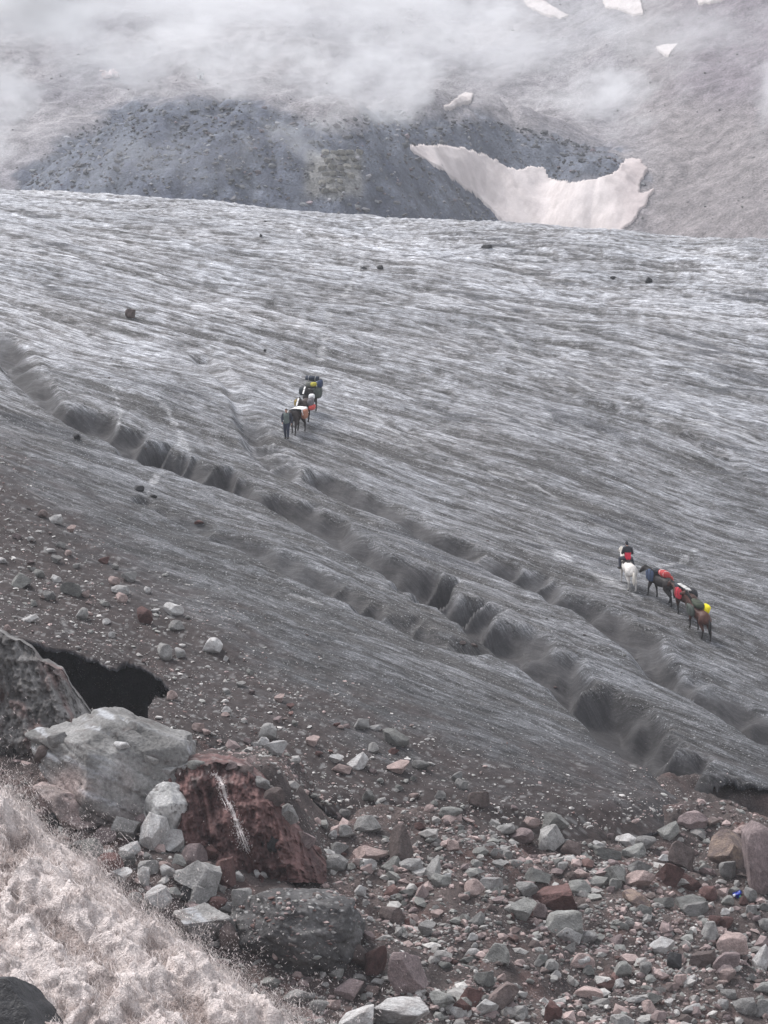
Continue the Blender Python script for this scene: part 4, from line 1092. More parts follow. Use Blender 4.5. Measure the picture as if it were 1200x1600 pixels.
def col_mound(V, w, h):
    x, y, z = V.T
    n = fbm3(x * .7, y * .7, z * 2.5, 4, 23); n2 = fbm3(x * 5, y * 5, z * 9, 2, 25)
    c = mixc((.050, .047, .047), (.095, .09, .088), ss(-.3, .4, n))
    c = mixc(c, (.30, .295, .29), ss(.42, .6, n2) * ss(-.2, .3, z / h) * .8)
    return c
mound = big_rock('ice_mound', 'dark dirty ice mound with pebbles on top, hollow at its left foot', 'ice mound', 462, 1512, 215, 128, 8.0, 71, col_mound, 6, .13, 1.7, tilt=.12, dy=.34, lo=.62, hi=.9, zoff=-.35, sub=6, box=.3, strata=.03)

# thin waterfall on the red wall
bpy.context.view_layer.update()
def hit_on(o, px, py):
    if o.name not in hit_on.c: hit_on.c[o.name] = BVHTree.FromPolygons([o.matrix_world @ v.co for v in o.data.vertices], [p.vertices[:] for p in o.data.polygons])
    bv = hit_on.c[o.name]
    d = Vector(((px - 600) / F, 1, (800 - py) / F)).normalized()
    return bv.ray_cast(Vector((0, 0, 0)), d)[0]
hit_on.c = {}
def mound_pebbles():
    rs = np.random.RandomState(77); pts = []
    for _ in range(900):
        h = hit_on(mound, rs.uniform(360, 570), rs.uniform(1370, 1500))
        if h is not None: pts.append((h.x, h.y + .03, h.z))
    q = np.array(pts); keep = rs.uniform(0, 1, len(q)) < np.clip(.45 + .9 * fbm(q[:, 0] * .9, q[:, 1] * .9, 3, 641), .05, 1); q = q[keep]
    n = len(q); c = PALETTE[rs.choice(7, n)] * rs.uniform(.8, 1.3, (n, 1))
    pebbles('mound_pebbles', 'small pale stones lying on the dark dirty ice mound', q[:, 0], q[:, 1], q[:, 2], .03 + rs.exponential(.035, n), c, 643, flat=.45, cat='stone chips')
mound_pebbles()
ON = [(262, 1214, 30, 20, 'pale', 'pale block at the left end of the red wall crest'), (286, 1206, 24, 16, 'grey', 'grey block second from the left on the red wall crest'),
      (306, 1203, 28, 15, 'green', 'flat greenish rock on the red wall crest left of the waterfall'), (362, 1203, 22, 13, 'mauve', 'mauve rock on the red wall crest right of the waterfall'),
      (384, 1212, 26, 17, 'brown', 'brown rock on the right shoulder of the red wall'), (410, 1234, 28, 20, 'grey', 'grey rock highest on the right flank of the red wall'),
      (428, 1256, 34, 26, 'brown', 'brown boulder on the right flank of the red wall'), (449, 1286, 36, 30, 'grey', 'grey boulder low on the right flank of the red wall'),
      (476, 1322, 34, 24, 'mauve', 'mauve rock at the lower right end of the red wall'), (300, 1352, 44, 34, 'mauve', 'mauve boulder at the left foot of the red wall'),
      (272, 1300, 36, 40, 'grey', 'upright grey rock between giant boulder and red wall'), (395, 1345, 30, 22, 'red', 'red lump at the foot of the waterfall'),
      (322, 1368, 34, 22, 'brown', 'low brown rock under the left foot of the red wall'), (425, 1330, 36, 26, 'dark', 'dark wet rock right of the foot of the waterfall'),
      (232, 1196, 34, 20, 'grey', 'grey rock on the right crest of the giant boulder'), (190, 1172, 26, 14, 'pale', 'pale chip on the middle crest of the giant boulder'),
      (90, 1166, 34, 20, 'grey', 'grey rock on the left crest of the giant boulder'), (66, 1188, 30, 24, 'brown', 'brown rock hanging on the left end of the giant boulder'),
      (250, 1262, 34, 26, 'pale', 'pale rock leaning on the right face of the giant boulder'), (222, 1290, 36, 24, 'mauve', 'mauve rock at the right foot of the giant boulder'),
      (176, 1302, 40, 20, 'brown', 'low brown rock under the middle of the giant boulder'), (92, 1290, 36, 26, 'dark', 'dark wet rock in the shade left under the giant boulder'),
      (232, 1368, 34, 26, 'grey', 'grey rock below the tall whitish rock'), (262, 1372, 26, 20, 'pale', 'small pale rock below the cracked whitish rock'),
      (300, 1440, 36, 28, 'mauve', 'mauve rock left above the torrent spray'), (210, 1412, 26, 18, 'grey', 'wet grey rock lowest in the cluster beside the torrent'),
      (340, 1425, 30, 24, 'red', 'red brown rock in front of the large speckled block'), (378, 1412, 34, 24, 'grey', 'grey rock between speckled block and ice mound')]
for i, r_ in enumerate(ON):
    best = None
    for o_ in (giant, red, mound):
        h_ = hit_on(o_, r_[0], r_[1])
        if h_ is not None and (best is None or h_.y < best[1]): best = (h_.x, h_.y, h_.z)
    g_ = ray([(r_[0], r_[1])], SURF, 100, 170)[0]
    if best is None or g_[1] < best[1]: best = tuple(g_)
    place_rock('boulder' if r_[2] >= 30 else 'rock', best, r_[2], r_[3], r_[4], r_[5], cat='boulder' if r_[2] >= 30 else 'rock', seed=7000 + i * 11, big=r_[2] >= 34, sink=.3)
def build_waterfall():
    path = [(330, 1207), (340, 1214), (346, 1224), (350, 1240), (357, 1256), (364, 1272), (370, 1290), (376, 1306), (381, 1320), (386, 1334)]
    rs = np.random.RandomState(5); V = []; Fc = []; C = []
    pw = smooth_poly(np.array(path), 7)
    P3 = []
    for q in pw:
        h = hit_on(red, *q)
        if h is not None: P3.append(h)
    if len(P3) < 4: return
    n = len(P3)
    for strand in range(26):
        off = rs.normal(0, .05); a = rs.randint(0, int(n * .75)); b = min(n, a + rs.randint(int(n * .15), int(n * .6)))
        r = rs.uniform(.006, .02); base = len(V)
        for i in range(a, b):
            f = i / n; p = P3[i]; sp = .5 + 1.6 * f
            cx = p.x + off * sp + rs.normal(0, .008); cy_ = p.y - .05 - abs(rs.normal(0, .03)); cz = p.z + rs.normal(0, .01)
            rr = r * (.4 + .6 * math.sin(math.pi * (i - a + .5) / (b - a)))
            for k in range(4):
                t = k * math.pi / 2; V.append((cx + rr * math.cos(t), cy_ + rr * math.sin(t), cz))
        for i in range(b - a - 1):
            for k in range(4):
                k2 = (k + 1) % 4; Fc.append((base + i * 4 + k, base + i * 4 + k2, base + (i + 1) * 4 + k2, base + (i + 1) * 4 + k))
    for _ in range(900):
        i = rs.randint(2, n); p = P3[i]; f = i / n; r = rs.uniform(.005, .014)
        c = np.array((p.x + rs.normal(0, .07 + .12 * f), p.y - .06 - abs(rs.normal(0, .08)), p.z + rs.normal(0, .06)))
        b = len(V)
        for d in ((1, 0, 0), (0, 1, 0), (-1, 0, 0), (0, -1, 0)): V.append(tuple(c + r * np.array(d)))
        V.append(tuple(c + np.array((0, 0, r * 2.2)))); V.append(tuple(c - np.array((0, 0, r * 2.2))))
        for k in range(4):
            k2 = (k + 1) % 4; Fc.append((b + k, b + k2, b + 4, b + 4)); Fc.append((b + k2, b + k, b + 5, b + 5))
    me = bpy.data.meshes.new('waterfall'); me.from_pydata(V, [], [tuple(dict.fromkeys(f)) for f in Fc]); me.update()
    me.materials.append(mat_plain('white_falling_water', (.72, .66, .64), .35, .15, 20))
    obj('waterfall', me, label='thin white waterfall splashing down the dark red rock wall', cat='waterfall', kind='stuff')
build_waterfall()

# ------------------------------------------------------------------ torrent and spray
def torrent_pos(s_, w_):
    x = TOR_A[0] + td[0] * s_ + tn[0] * w_; y = TOR_A[1] + td[1] * s_ + tn[1] * w_
    z = H0(x, y) + .1 + 1.1 * ss(-.3, 2.6, w_) - .9 * ss(7, 14, w_)
    a = fbm(s_ * .30 + .5 * p2(w_ * .5, s_ * .3, 702), w_ * .42, 3, 701, .55)
    z = z + 1.25 * a * ss(-.3, 1.5, w_)
    b = 1 - np.abs(fbm3(s_ * .75, w_ * 1.15, z * .5, 4, 705, .58)) * 1.8
    z = z + .32 * (b - .5) * ss(-.5, .6, w_)
    c_ = fbm3(s_ * 2.4, w_ * 3.6, z * 2.0, 4, 709, .68)
    z = z + .12 * c_ + .05 * fbm3(s_ * 8, w_ * 9, z * 6, 2, 719)
    x = x + .22 * fbm3(x * 1.7, y * 1.7, z * 1.7, 3, 711); y = y + .22 * fbm3(x * 1.7 + 9, y * 1.7, z * 1.7, 3, 713)
    edge = .9 * fbm(s_ * .8, w_ * .4, 3, 715)
    z = z - 1.6 * (1 - ss(-.5, .3, w_ + edge * .6))
    return x, y, z, a, b, c_
def build_torrent():
    ss_ = np.arange(-9, 27, .075); ws = np.arange(-.9, 15, .07)
    Wg, Sg = np.meshgrid(ws, ss_, indexing='ij'); S = Sg.ravel(); W = Wg.ravel()
    x, y, z, a, b, c_ = torrent_pos(S, W)
    mud = ss(-.12, .34, -a + .55 * fbm(S * .55, W * .8, 4, 721, .6) + .03) * ss(.8, 2.6, W)
    mud2 = ss(.05, .5, .55 - b + .45 * c_)
    col = mixc((.69, .605, .57), (.29, .22, .195), mud * .9)
    col = mixc(col, (.20, .145, .13), np.clip(mud2 * (.12 + .88 * mud), 0, 1) * .85)
    col = mixc(col, (.76, .68, .65), ss(.15, .5, c_) * (.65 - .4 * mud))
    me = mesh_np('torrent', np.stack([x, y, z], -1), grid_faces(len(ws), len(ss_)), M_TORR, col)
    obj('torrent', me, kind='structure')
    rs = np.random.RandomState(9); n = 165000
    edge = rs.uniform(0, 1, n) < .45
    w_ = np.where(edge, rs.normal(.25, .65, n), rs.uniform(0, 11, n)); s_ = rs.uniform(-3, 24, n)
    cl = fbm(s_ * .9, w_ * .9, 3, 731)
    keep = rs.uniform(0, 1, n) < np.clip(.35 + 1.3 * cl, .05, 1)
    w_, s_ = w_[keep], s_[keep]; n = len(w_); e_ = edge[keep]
    x, y, z, a, b, c_ = torrent_pos(s_, np.maximum(w_, .05))
    up = rs.exponential(.19, n) * (.5 + np.clip(cl[keep] * 2.6 + .6, .1, 2.8)) * np.where(e_, 1.35, .9)
    out = np.where(e_, rs.uniform(-.2, 1.5, n), rs.uniform(-.4, .6, n))
    x = x - tn[0] * up * out + rs.normal(0, .05, n); y = y - tn[1] * up * out
    z = z + up
    r = np.clip(rs.exponential(.0055, n) + .0045, .0045, .024)
    O = np.array([(1, 0, -.5), (-.5, .87, -.5), (-.5, -.87, -.5), (0, 0, 1)], float)
    F0 = np.array([(0, 1, 3), (1, 2, 3), (2, 0, 3), (2, 1, 0)])
    hair_ = (~e_) | (rs.uniform(0, 1, n) < .12)
    st = np.where(hair_, rs.uniform(6, 20, n), rs.uniform(.9, 3, n)); dx = rs.normal(0, .75, (n, 2)); up0 = np.where(hair_, .35, 1.0)
    z = z - up * (1 - up0); r = np.where(hair_, r * .72, r)
    V = O[None] * r[:, None, None] * 1.3
    zz = V[..., 2] * st[:, None]
    V = np.stack([V[..., 0] + zz * dx[:, :1], V[..., 1] + zz * dx[:, 1:], zz], -1) + np.stack([x, y, z], -1)[:, None]
    Fc = (F0[None] + 4 * np.arange(n)[:, None, None]).reshape(-1, 3)
    me = mesh_np('spray', V.reshape(-1, 3), Fc, mat_plain('spray_drops', (.74, .66, .63), .4, .15, 3), smooth=True)
    obj('spray', me, label='beige spray thrown up along the muddy torrent', cat='spray', kind='stuff')
build_torrent()
tb = np.array(ray([(22, 1640)], H0, 95, 160)[0])
V, Fc = rock_shape(77, 5, 12, .45, .8, .06)
bo = obj('boulder', mesh_np('boulder', V, Fc, RC['dark'], smooth=False), label='black wet boulder standing in the torrent at the bottom left corner', cat='boulder')
bo.scale = (1.75, 1.3, 1.5); bo.location = (tb[0] - .1, tb[1] + .2, tb[2] + .85); bo.rotation_euler = (0, .35, .3)

# ------------------------------------------------------------------ figures: tapered limbs fused into one surface
def limbs(segs, voxel, smooth_it=4):
    """segs: (p0, r0, p1, r1); returns verts, faces of the fused surface"""
    V = []; Fc = []
    SV, SF = ICO[2]
    for p0, r0, p1, r1 in segs:
        p0 = np.array(p0, float); p1 = np.array(p1, float)
        for p, r in ((p0, r0), (p1, r1)):
            r = np.array(r if np.ndim(r) else (r, r, r), float)
            b = len(V); V.extend((SV * r + p).tolist()); Fc.extend((SF + b).tolist())
        d = p1 - p0; L = np.linalg.norm(d)
        if L < 1e-6 or np.ndim(r0) or np.ndim(r1): continue
        d /= L; t = np.array((1., 0, 0)) if abs(d[0]) < .8 else np.array((0, 1., 0))
        a = np.cross(d, t); a /= np.linalg.norm(a); bb = np.cross(d, a)
        b = len(V); N = 12
        for p, r in ((p0, r0), (p1, r1)):
            for k in range(N):
                th = 2 * math.pi * k / N; V.append((p + r * 1.0 * (math.cos(th) * a + math.sin(th) * bb)).tolist())
        for k in range(N):
            k2 = (k + 1) % N; Fc.append((b + k, b + k2, b + N + k2)); Fc.append((b + k, b + N + k2, b + N + k))
        c0 = len(V); V.append(p0.tolist()); V.append(p1.tolist())
        for k in range(N):
            k2 = (k + 1) % N; Fc.append((b + k2, b + k, c0)); Fc.append((b + N + k, b + N + k2, c0 + 1))
    me = bpy.data.meshes.new('tmp'); me.from_pydata(V, [], [tuple(f) for f in Fc]); me.update()
    o = bpy.data.objects.new('tmp', me); COL.objects.link(o)
    m = o.modifiers.new('r', 'REMESH'); m.mode = 'VOXEL'; m.voxel_size = voxel
    m2 = o.modifiers.new('s', 'SMOOTH'); m2.iterations = smooth_it; m2.factor = .5
    dg = bpy.context.evaluated_depsgraph_get(); ev = o.evaluated_get(dg); em = ev.to_mesh()
    VV = np.empty(len(em.vertices) * 3); em.vertices.foreach_get('co', VV); VV = VV.reshape(-1, 3)
    FF = [tuple(p.vertices) for p in em.polygons]
    ev.to_mesh_clear(); bpy.data.objects.remove(o); bpy.data.meshes.remove(me)
    return VV, np.array([f for f in FF if len(f) == 4])

def frame_at(px, py, head, dz=0.0):
    """a standing place on the ice: base point, heading angle and slope along/across"""
    p = ray([(px, py)], ICE, 120, 300)[0]; h = R(head)
    f = np.array((-math.sin(h), math.cos(h))); l = np.array((-f[1], f[0])); e = .75
    q = np.array([p[:2] + f * e, p[:2] - f * e, p[:2] + l * e * .5, p[:2] - l * e * .5])
    zz = ICE(q[:, 0], q[:, 1])
    sf = (zz[0] - zz[1]) / (2 * e); slat = (zz[2] - zz[3]) / e
    zc = ICE(np.array([p[0]]), np.array([p[1]]))[0]
    return dict(p=np.array((p[0], p[1], .5 * zc + .25 * (zz[0] + zz[1]) + dz)), f=f, l=l, sf=np.clip(sf, -.5, .5), sl=np.clip(slat, -.35, .35))

def bake(fr, V, along=True):
    V = np.asarray(V, float)
    z = V[:, 2] + (fr['sf'] * V[:, 0] + fr['sl'] * V[:, 1] * np.clip(1.2 - V[:, 2], .0, 1) if along else 0)
    return np.stack([fr['f'][0] * V[:, 0] + fr['l'][0] * V[:, 1], fr['f'][1] * V[:, 0] + fr['l'][1] * V[:, 1], z], -1)

def root(fr, name, label, cat, group=None):
    o = obj(name, None, label=label, cat=cat, group=group); o.location = fr['p']; return o

def tube(path, rad, n=6):
    V = []; Fc = []
    path = np.array(path, float)
    for i, p in enumerate(path):
        d = path[min(i + 1, len(path) - 1)] - path[max(i - 1, 0)]; d /= (np.linalg.norm(d) + 1e-9)
        t = np.array((0, 0, 1.)) if abs(d[2]) < .8 else np.array((1., 0, 0))
        a = np.cross(d, t); a /= np.linalg.norm(a); b = np.cross(d, a)
        r = rad[i] if np.ndim(rad) else rad
        for k in range(n): V.append(p + r * (math.cos(2 * math.pi * k / n) * a + math.sin(2 * math.pi * k / n) * b))
    for i in range(len(path) - 1):
        for k in range(n): k2 = (k + 1) % n; Fc.append((i * n + k, i * n + k2, (i + 1) * n + k2, (i + 1) * n + k))
    return np.array(V), np.array(Fc)

def horse(px, py, head, label, coat, legc, manec, gait=(.18, -.16, -.20, .16), neck_low=False, blaze=False, group=None, neck_yaw=0.0, scale=1.0):
    fr = frame_at(px, py, head); fr['scale'] = scale
    o = root(fr, 'horse', label, 'horse', group)
    S = []
    # trunk: deep chest, belly drawn up to the flank, round croup
    S += [((.52, 0, 1.10), .25, (.40, 0, 1.06), .30), ((.40, 0, 1.06), .30, (.05, 0, 1.03), .325), ((.05, 0, 1.03), .325, (-.30, 0, 1.09), .29),
          ((-.30, 0, 1.09), .29, (-.58, 0, 1.14), .285), ((-.58, 0, 1.14), .285, (-.74, 0, 1.08), .20), ((.38, 0, 1.28), .14, (.05, 0, 1.22), .15),
          ((-.5, .10, 1.1), .24, (-.62, .10, 1.0), .2), ((-.5, -.10, 1.1), .24, (-.62, -.10, 1.0), .2)]
    ny = math.sin(neck_yaw)
    if neck_low: n1 = (.98, .38 * ny, 1.36); hd = (1.30, .55 * ny, 1.02)
    else: n1 = (.95, .36 * ny, 1.62); hd = (1.36, .55 * ny, 1.36)
    S += [((.48, 0, 1.18), .23, (.74, .18 * ny, .5 * (1.24 + n1[2])), .155), ((.74, .18 * ny, .5 * (1.24 + n1[2])), .155, n1, .105)]
    mid = tuple(.55 * np.array(n1) + .45 * np.array(hd))
    S += [(n1, .115, mid, .098), (mid, .098, hd, .062), (hd, .062, (hd[0] + .03, hd[1], hd[2] - .03), .058)]
    for sy in (-1, 1):
        e0 = (n1[0] - .02, n1[1] + sy * .065, n1[2] + .08); S += [(e0, .03, (e0[0] + .02, e0[1] + sy * .02, e0[2] + .13), .012)]
    for k, (sy, g) in enumerate(((1, gait[0]), (-1, gait[1]))):       # fore legs
        lift = .05 if g > .12 else 0
        S += [((.46, sy * .15, .98), .16, (.44 + g * .25, sy * .165, .78), .105), ((.44 + g * .25, sy * .165, .78), .105, (.46 + g * .75, sy * .16, .46), .058),
              ((.46 + g * .75, sy * .16, .46), .056, (.44 + g * .95, sy * .155, .14), .040), ((.44 + g * .95, sy * .155, .14), .045, (.49 + g, sy * .155, .05), .052)]
    for k, (sy, g) in enumerate(((1, gait[2]), (-1, gait[3]))):       # hind legs: stifle forward, hock back
        S += [((-.56, sy * .15, 1.05), .21, (-.44 + g * .3, sy * .175, .80), .145), ((-.44 + g * .3, sy * .175, .80), .14, (-.70 + g * .7, sy * .16, .50), .068),
              ((-.70 + g * .7, sy * .16, .50), .064, (-.68 + g * .98, sy * .155, .15), .044), ((-.68 + g * .98, sy * .155, .15), .048, (-.62 + g, sy * .155, .05), .055)]
    V, Fc = limbs(S, .026, 3)
    x, y, z = V.T
    col = np.tile(np.array(coat), (len(V), 1))
    col = mixc(col, legc, 1 - ss(.42, .62, z)); col = mixc(col, np.array(legc) * .8, ss(hd[0] - .10, hd[0] + .02, x))
    col = mixc(col, (.03, .028, .026), 1 - ss(.06, .075, z))
    if blaze: col = mixc(col, (.7, .68, .66), (np.abs(y - .5 * (n1[1] + hd[1])) < .045) * (x > .99) * (z > .5 * (n1[2] + hd[2]) - .12) * (z - n1[2] > -(x - n1[0]) * .8) * 1.0)
    V *= scale
    obj('body', mesh_np('body', bake(fr, V), Fc, M_COAT, col), o)
    # mane: hanging locks along the crest
    mv = []; mf = []
    for i in range(9):
        t = i / 8; p = np.array((.42, 0, 1.42)) * (1 - t) + (np.array(n1) + np.array((-.04, 0, .12))) * t
        q = p + np.array((-.02, .10, -.17)); tv, tf = tube([p + (0, 0, .03), .5 * (p + q) + (0, .03, .02), q], [.035, .035, .01], 5)
        mf.append(tf + len(np.concatenate(mv)) if mv else tf); mv.append(tv)
    mm = mat_plain('mane_hair', manec, .7, .3, 30) if manec not in horse.m else horse.m[manec]; horse.m[manec] = mm
    obj('mane', mesh_np('mane', bake(fr, np.concatenate(mv) * scale), np.concatenate(mf), mm), o)
    tv, tf = tube([(-.88, 0, 1.20), (-.97, .01, 1.12), (-1.0, .02, .92), (-.98, .03, .68), (-.96, .03, .48)], [.04, .06, .085, .08, .02], 8)
    obj('tail', mesh_np('tail', bake(fr, tv * scale), tf, mm), o)
    # girth and breast straps
    th = np.linspace(0, 2 * np.pi, 21)
    tv, tf = tube([(.16, .335 * math.cos(t), 1.06 + .335 * math.sin(t)) for t in th], .016, 5)
    obj('girth_strap', mesh_np('girth_strap', bake(fr, tv * scale), tf, M_STRAP), o)
    tv, tf = tube([(n1[0] + .18 * (hd[0] - n1[0]) / .4 * 1.2, n1[1] + .10 * math.cos(t), n1[2] - .12 + .10 * math.sin(t)) for t in th[::2]], .012, 5)
    obj('halter', mesh_np('halter', bake(fr, tv * scale), tf, M_STRAP), o)
    return fr
horse.m = {}
M_STRAP = mat_plain('worn_leather', (.05, .04, .035), .6, .3, 20)

FAB = {}
def fab(c, name='pack_fabric'):
    if c not in FAB: FAB[c] = mat_plain(name, c, .75, .22, 10, .25, .5, .02)
    return FAB[c]

def bag(fr, at, size, c, label, name='pack_bag', cat='bag', seed=0, rot=(0, 0, 0), group=None, strap=True, roundness=.5, straps_c=(.03, .03, .03)):
    V, Fc = rock_shape(300 + seed, 3, 3, .8, .95, .07, 2.4, box=1 - roundness)
    V = V * (1 + .035 * fbm3(V[:, 0] * 5, V[:, 1] * 5, V[:, 2] * 5, 2, seed))[:, None]
    rm = np.array(Matrix.Rotation(rot[2], 3, 'Z') @ Matrix.Rotation(rot[1], 3, 'Y') @ Matrix.Rotation(rot[0], 3, 'X'))
    half = np.array(size) / 2; c3 = np.array(at, float)
    o = obj(name, None, label=label, cat=cat, group=group); o.location = fr['p']
    f2 = dict(fr); 
    W = (V * half) @ rm.T + c3
    sk = obj('sack', mesh_np('sack', bake(fr, W), Fc, fab(c)), o)
    if strap:
        for u in (-.4, .4):
            th = np.linspace(0, 2 * np.pi, 17)
            k = .96
            tv, tf = tube([((np.array((u, k * math.copysign(abs(math.cos(t)) ** .8, math.cos(t)), k * math.copysign(abs(math.sin(t)) ** .8, math.sin(t)))) * half) @ rm.T + c3) for t in th], .014, 4)
            obj('strap', mesh_np('strap', bake(fr, tv), tf, fab(straps_c, 'strap_webbing')), sk)
    return o

def roll(fr, a, b, r, c, label, cat='roll', name='rolled_mat'):
    a = np.array(a, float); b = np.array(b, float)
    o = obj(name, None, label=label, cat=cat); o.location = fr['p']
    tv, tf = tube([a, a + .02 * (b - a), .5 * (a + b), b - .02 * (b - a), b], [r * .3, r, r * 1.04, r, r * .3], 14)
    sk = obj('mat_roll', mesh_np('mat_roll', bake(fr, tv), tf, fab(c)), o)
    for t in (.25, .75):
        p = a + (b - a) * t; d = (b - a) * .02
        tv, tf = tube([p - d, p + d], r * 1.07, 14)
        obj('strap', mesh_np('strap', bake(fr, tv), tf, fab((.3, .3, .3), 'strap_webbing')), sk)
    return o

def sheet(fr, x0, x1, drop, c, label, zt=1.42, wid=.36, name='cover_sheet', cat='sheet', seed=0):
    """a cloth laid over the back and hanging down both flanks, with thickness"""
    nu, nv = 14, 25; V = []
    for side in (0, 1):
        for i in range(nu):
            for j in range(nv):
                u = x0 + (x1 - x0) * i / (nu - 1); t = -1 + 2 * j / (nv - 1)
                a = t * math.pi * .5
                if abs(t) < .55: y = wid * math.sin(a / .55 * .9) ; z = zt - .25 * wid * (t / .55) ** 2
                else:
                    k = (abs(t) - .55) / .45; y = math.copysign(wid * (.92 + .25 * k), t); z = zt - .25 * wid - drop * k
                y += .02 * float(p2(u * 5, j * .4, seed)); z += .025 * float(p2(u * 4, j * .5, seed + 3))
                V.append((u, y * (1 if side == 0 else .955), z - (0 if side == 0 else .012)))
    F1 = grid_faces(nu, nv); F2 = F1[:, ::-1] + nu * nv
    me = mesh_np('sheet', bake(fr, V), np.concatenate([F1, F2]), fab(c))
    o = obj(name, me, label=label, cat=cat); o.location = fr['p']; return o

def hand(p, d, side, r=.0095):
    """palm and five fingers from wrist p along unit direction d"""
    p = np.array(p, float); d = np.array(d, float); d /= np.linalg.norm(d)
    t = np.array((1., 0, 0)) - d * d[0]; t /= np.linalg.norm(t)
    S = [(p, .028, p + d * .09, .030), (p + d * .05 - t * .02, .024, p + d * .09 - t * .028, .020)]
    for k, (o_, L) in enumerate(((.034, .072), (.011, .082), (-.012, .076), (-.034, .06))):
        b = p + d * .09 + t * o_; m = b + d * L * .55 + t * o_ * .12; e = m + d * L * .4 + np.cross(d, t) * side * .02
        S += [(b, r, m, r * .92), (m, r * .92, e, r * .8)]
    b = p + d * .03 + t * .03; m = b + t * .035 + d * .025; S += [(b, r * 1.15, m, r), (m, r, m + d * .03 + t * .01, r * .85)]
    return S

def person(fr, label, seat=None, jacket=(.1, .1, .1), sleeve=(.03, .035, .05), trous=(.03, .035, .06), hat=None, hair=(.02, .018, .016), panel=None, vest=True, group=None, bow=0.0, name='person'):
    o = root(fr, name, label, 'person', group)
    if seat is None:
        hp = np.array((0, 0, .93))
        legs = [((0, .095, .93), .10, (.16, .10, .52), .068), ((.16, .10, .52), .066, (.13, .10, .10), .045), ((.13, .10, .07), .045, (.30, .11, .045), .042),
                ((0, -.095, .93), .10, (.04, -.10, .50), .068), ((.04, -.10, .50), .066, (-.20, -.10, .14), .045), ((-.20, -.10, .10), .045, (-.06, -.11, .045), .042)]
        arms = [((.0, .20, 1.43), .066, (-.06, .29, 1.16), .050), ((-.06, .29, 1.16), .050, (.07, .29, .93), .036),
                ((.0, -.20, 1.43), .066, (.06, -.28, 1.16), .050), ((.06, -.28, 1.16), .050, (.20, -.22, .97), .036)]
        hands = [((.07, .29, .93), (.25, 0, -.97), 1), ((.20, -.22, .97), (.5, .2, -.8), -1)]
    else:
        hp = np.array(seat); 
        def q(x, y, z): return (hp[0] + x, hp[1] + y, hp[2] + z)
        legs = [(q(0, .10, 0), .10, q(.30, .33, -.14), .075), (q(.30, .33, -.14), .07, q(.10, .40, -.54), .05), (q(.10, .40, -.56), .05, q(.28, .43, -.61), .045),
                (q(0, -.10, 0), .10, q(.30, -.33, -.14), .075), (q(.30, -.33, -.14), .07, q(.10, -.40, -.54), .05), (q(.10, -.40, -.56), .05, q(.28, -.43, -.61), .045)]
        arms = [(q(0, .20, .50), .068, q(.05, .29, .24), .05), (q(.05, .29, .24), .05, q(.30, .15, .16), .037),
                (q(0, -.20, .50), .068, q(.05, -.29, .24), .05), (q(.05, -.29, .24), .05, q(.30, -.15, .16), .037)]
        hands = [(q(.30, .15, .16), (.8, -.5, -.1), 1), (q(.30, -.15, .16), (.8, .5, -.1), -1)]
    h = lambda x, y, z: (hp[0] + x + bow * max(z, 0), hp[1] + y, hp[2] + z)
    tor = [(h(0, .055, .02), .125, h(0, .03, .18), .12), (h(0, -.055, .02), .125, h(0, -.03, .18), .12), (h(0, .05, .18), .12, h(.01, .07, .40), .125), (h(0, -.05, .18), .12, h(.01, -.07, .40), .125),
           (h(0, .17, .50), .075, h(0, -.17, .50), .075), (h(.01, 0, .42), .12, h(0, 0, .54), .07)]
    hdz = .70; hx = .05 + bow * .3
    hd = [(h(0, 0, .52), .058, h(.02, 0, .62), .055), (h(hx, 0, hdz), (.098, .078, .115), h(hx + .02, 0, hdz - .03), (.085, .068, .10)), (h(hx + .06, 0, hdz - .09), .045, h(hx + .055, 0, hdz - .095), .042),
          (h(hx + .098, 0, hdz - .005), .014, h(hx + .115, 0, hdz - .03), .016), (h(hx, .077, hdz), (.02, .012, .03), h(hx, .078, hdz - .01), .012), (h(hx, -.077, hdz), (.02, .012, .03), h(hx, -.078, hdz - .01), .012)]
    sh = []
    for a_ in arms: sh.append(a_)
    S = legs + arms + tor + hd
    for p_, d_, sd in hands: S += hand(p_, d_, sd)
    V, Fc = limbs(S, .0135, 2)
    x, y, z = V.T; hc = np.array(h(hx, 0, hdz))
    col = np.tile(np.array((.36, .21, .16)), (len(V), 1))
    rel = V - hc
    for sy in (-1, 1):
        col = mixc(col, (.02, .015, .015), (np.linalg.norm(rel - np.array((.088, sy * .032, .012)), axis=1) < .016) * 1.0)
    col = mixc(col, (.22, .08, .075), ((np.abs(rel[:, 1]) < .026) & (np.abs(rel[:, 2] + .072) < .009) & (rel[:, 0] > .05)) * 1.0)
    along = seat is not None
    obj('body', mesh_np('body', bake(fr, V, along), Fc, M_COAT, col), o)
    g = .017
    grow = lambda L_, k: [(a, tuple(np.array(b) + k) if np.ndim(b) else b + k, c, tuple(np.array(d) + k) if np.ndim(d) else d + k) for a, b, c, d in L_]
    V, Fc = limbs(grow(tor, g) + grow(arms, g), .018, 3)
    rel = V - hp
    if seat is None:
        col = mixc(np.tile(np.array(jacket), (len(V), 1)), sleeve, ss(.15, .175, np.abs(V[:, 1])))
    else:
        low = (1 - ss(.30, .33, rel[:, 2])) * (1 - ss(.16, .19, np.abs(rel[:, 1])))
        col = mixc(np.tile(np.array(sleeve), (len(V), 1)), jacket, low)
    obj('jacket', mesh_np('jacket', bake(fr, V, along), Fc, M_COAT, col), o)
    tl = [s_ for k, s_ in enumerate(legs) if k % 3 != 2]
    V, Fc = limbs(grow(tl, g) + [(h(0, .05, 0), .13, h(0, -.05, .04), .13)], .018, 3)
    obj('trousers', mesh_np('trousers', bake(fr, V, along), Fc, fab(trous, 'trouser_cloth')), o)
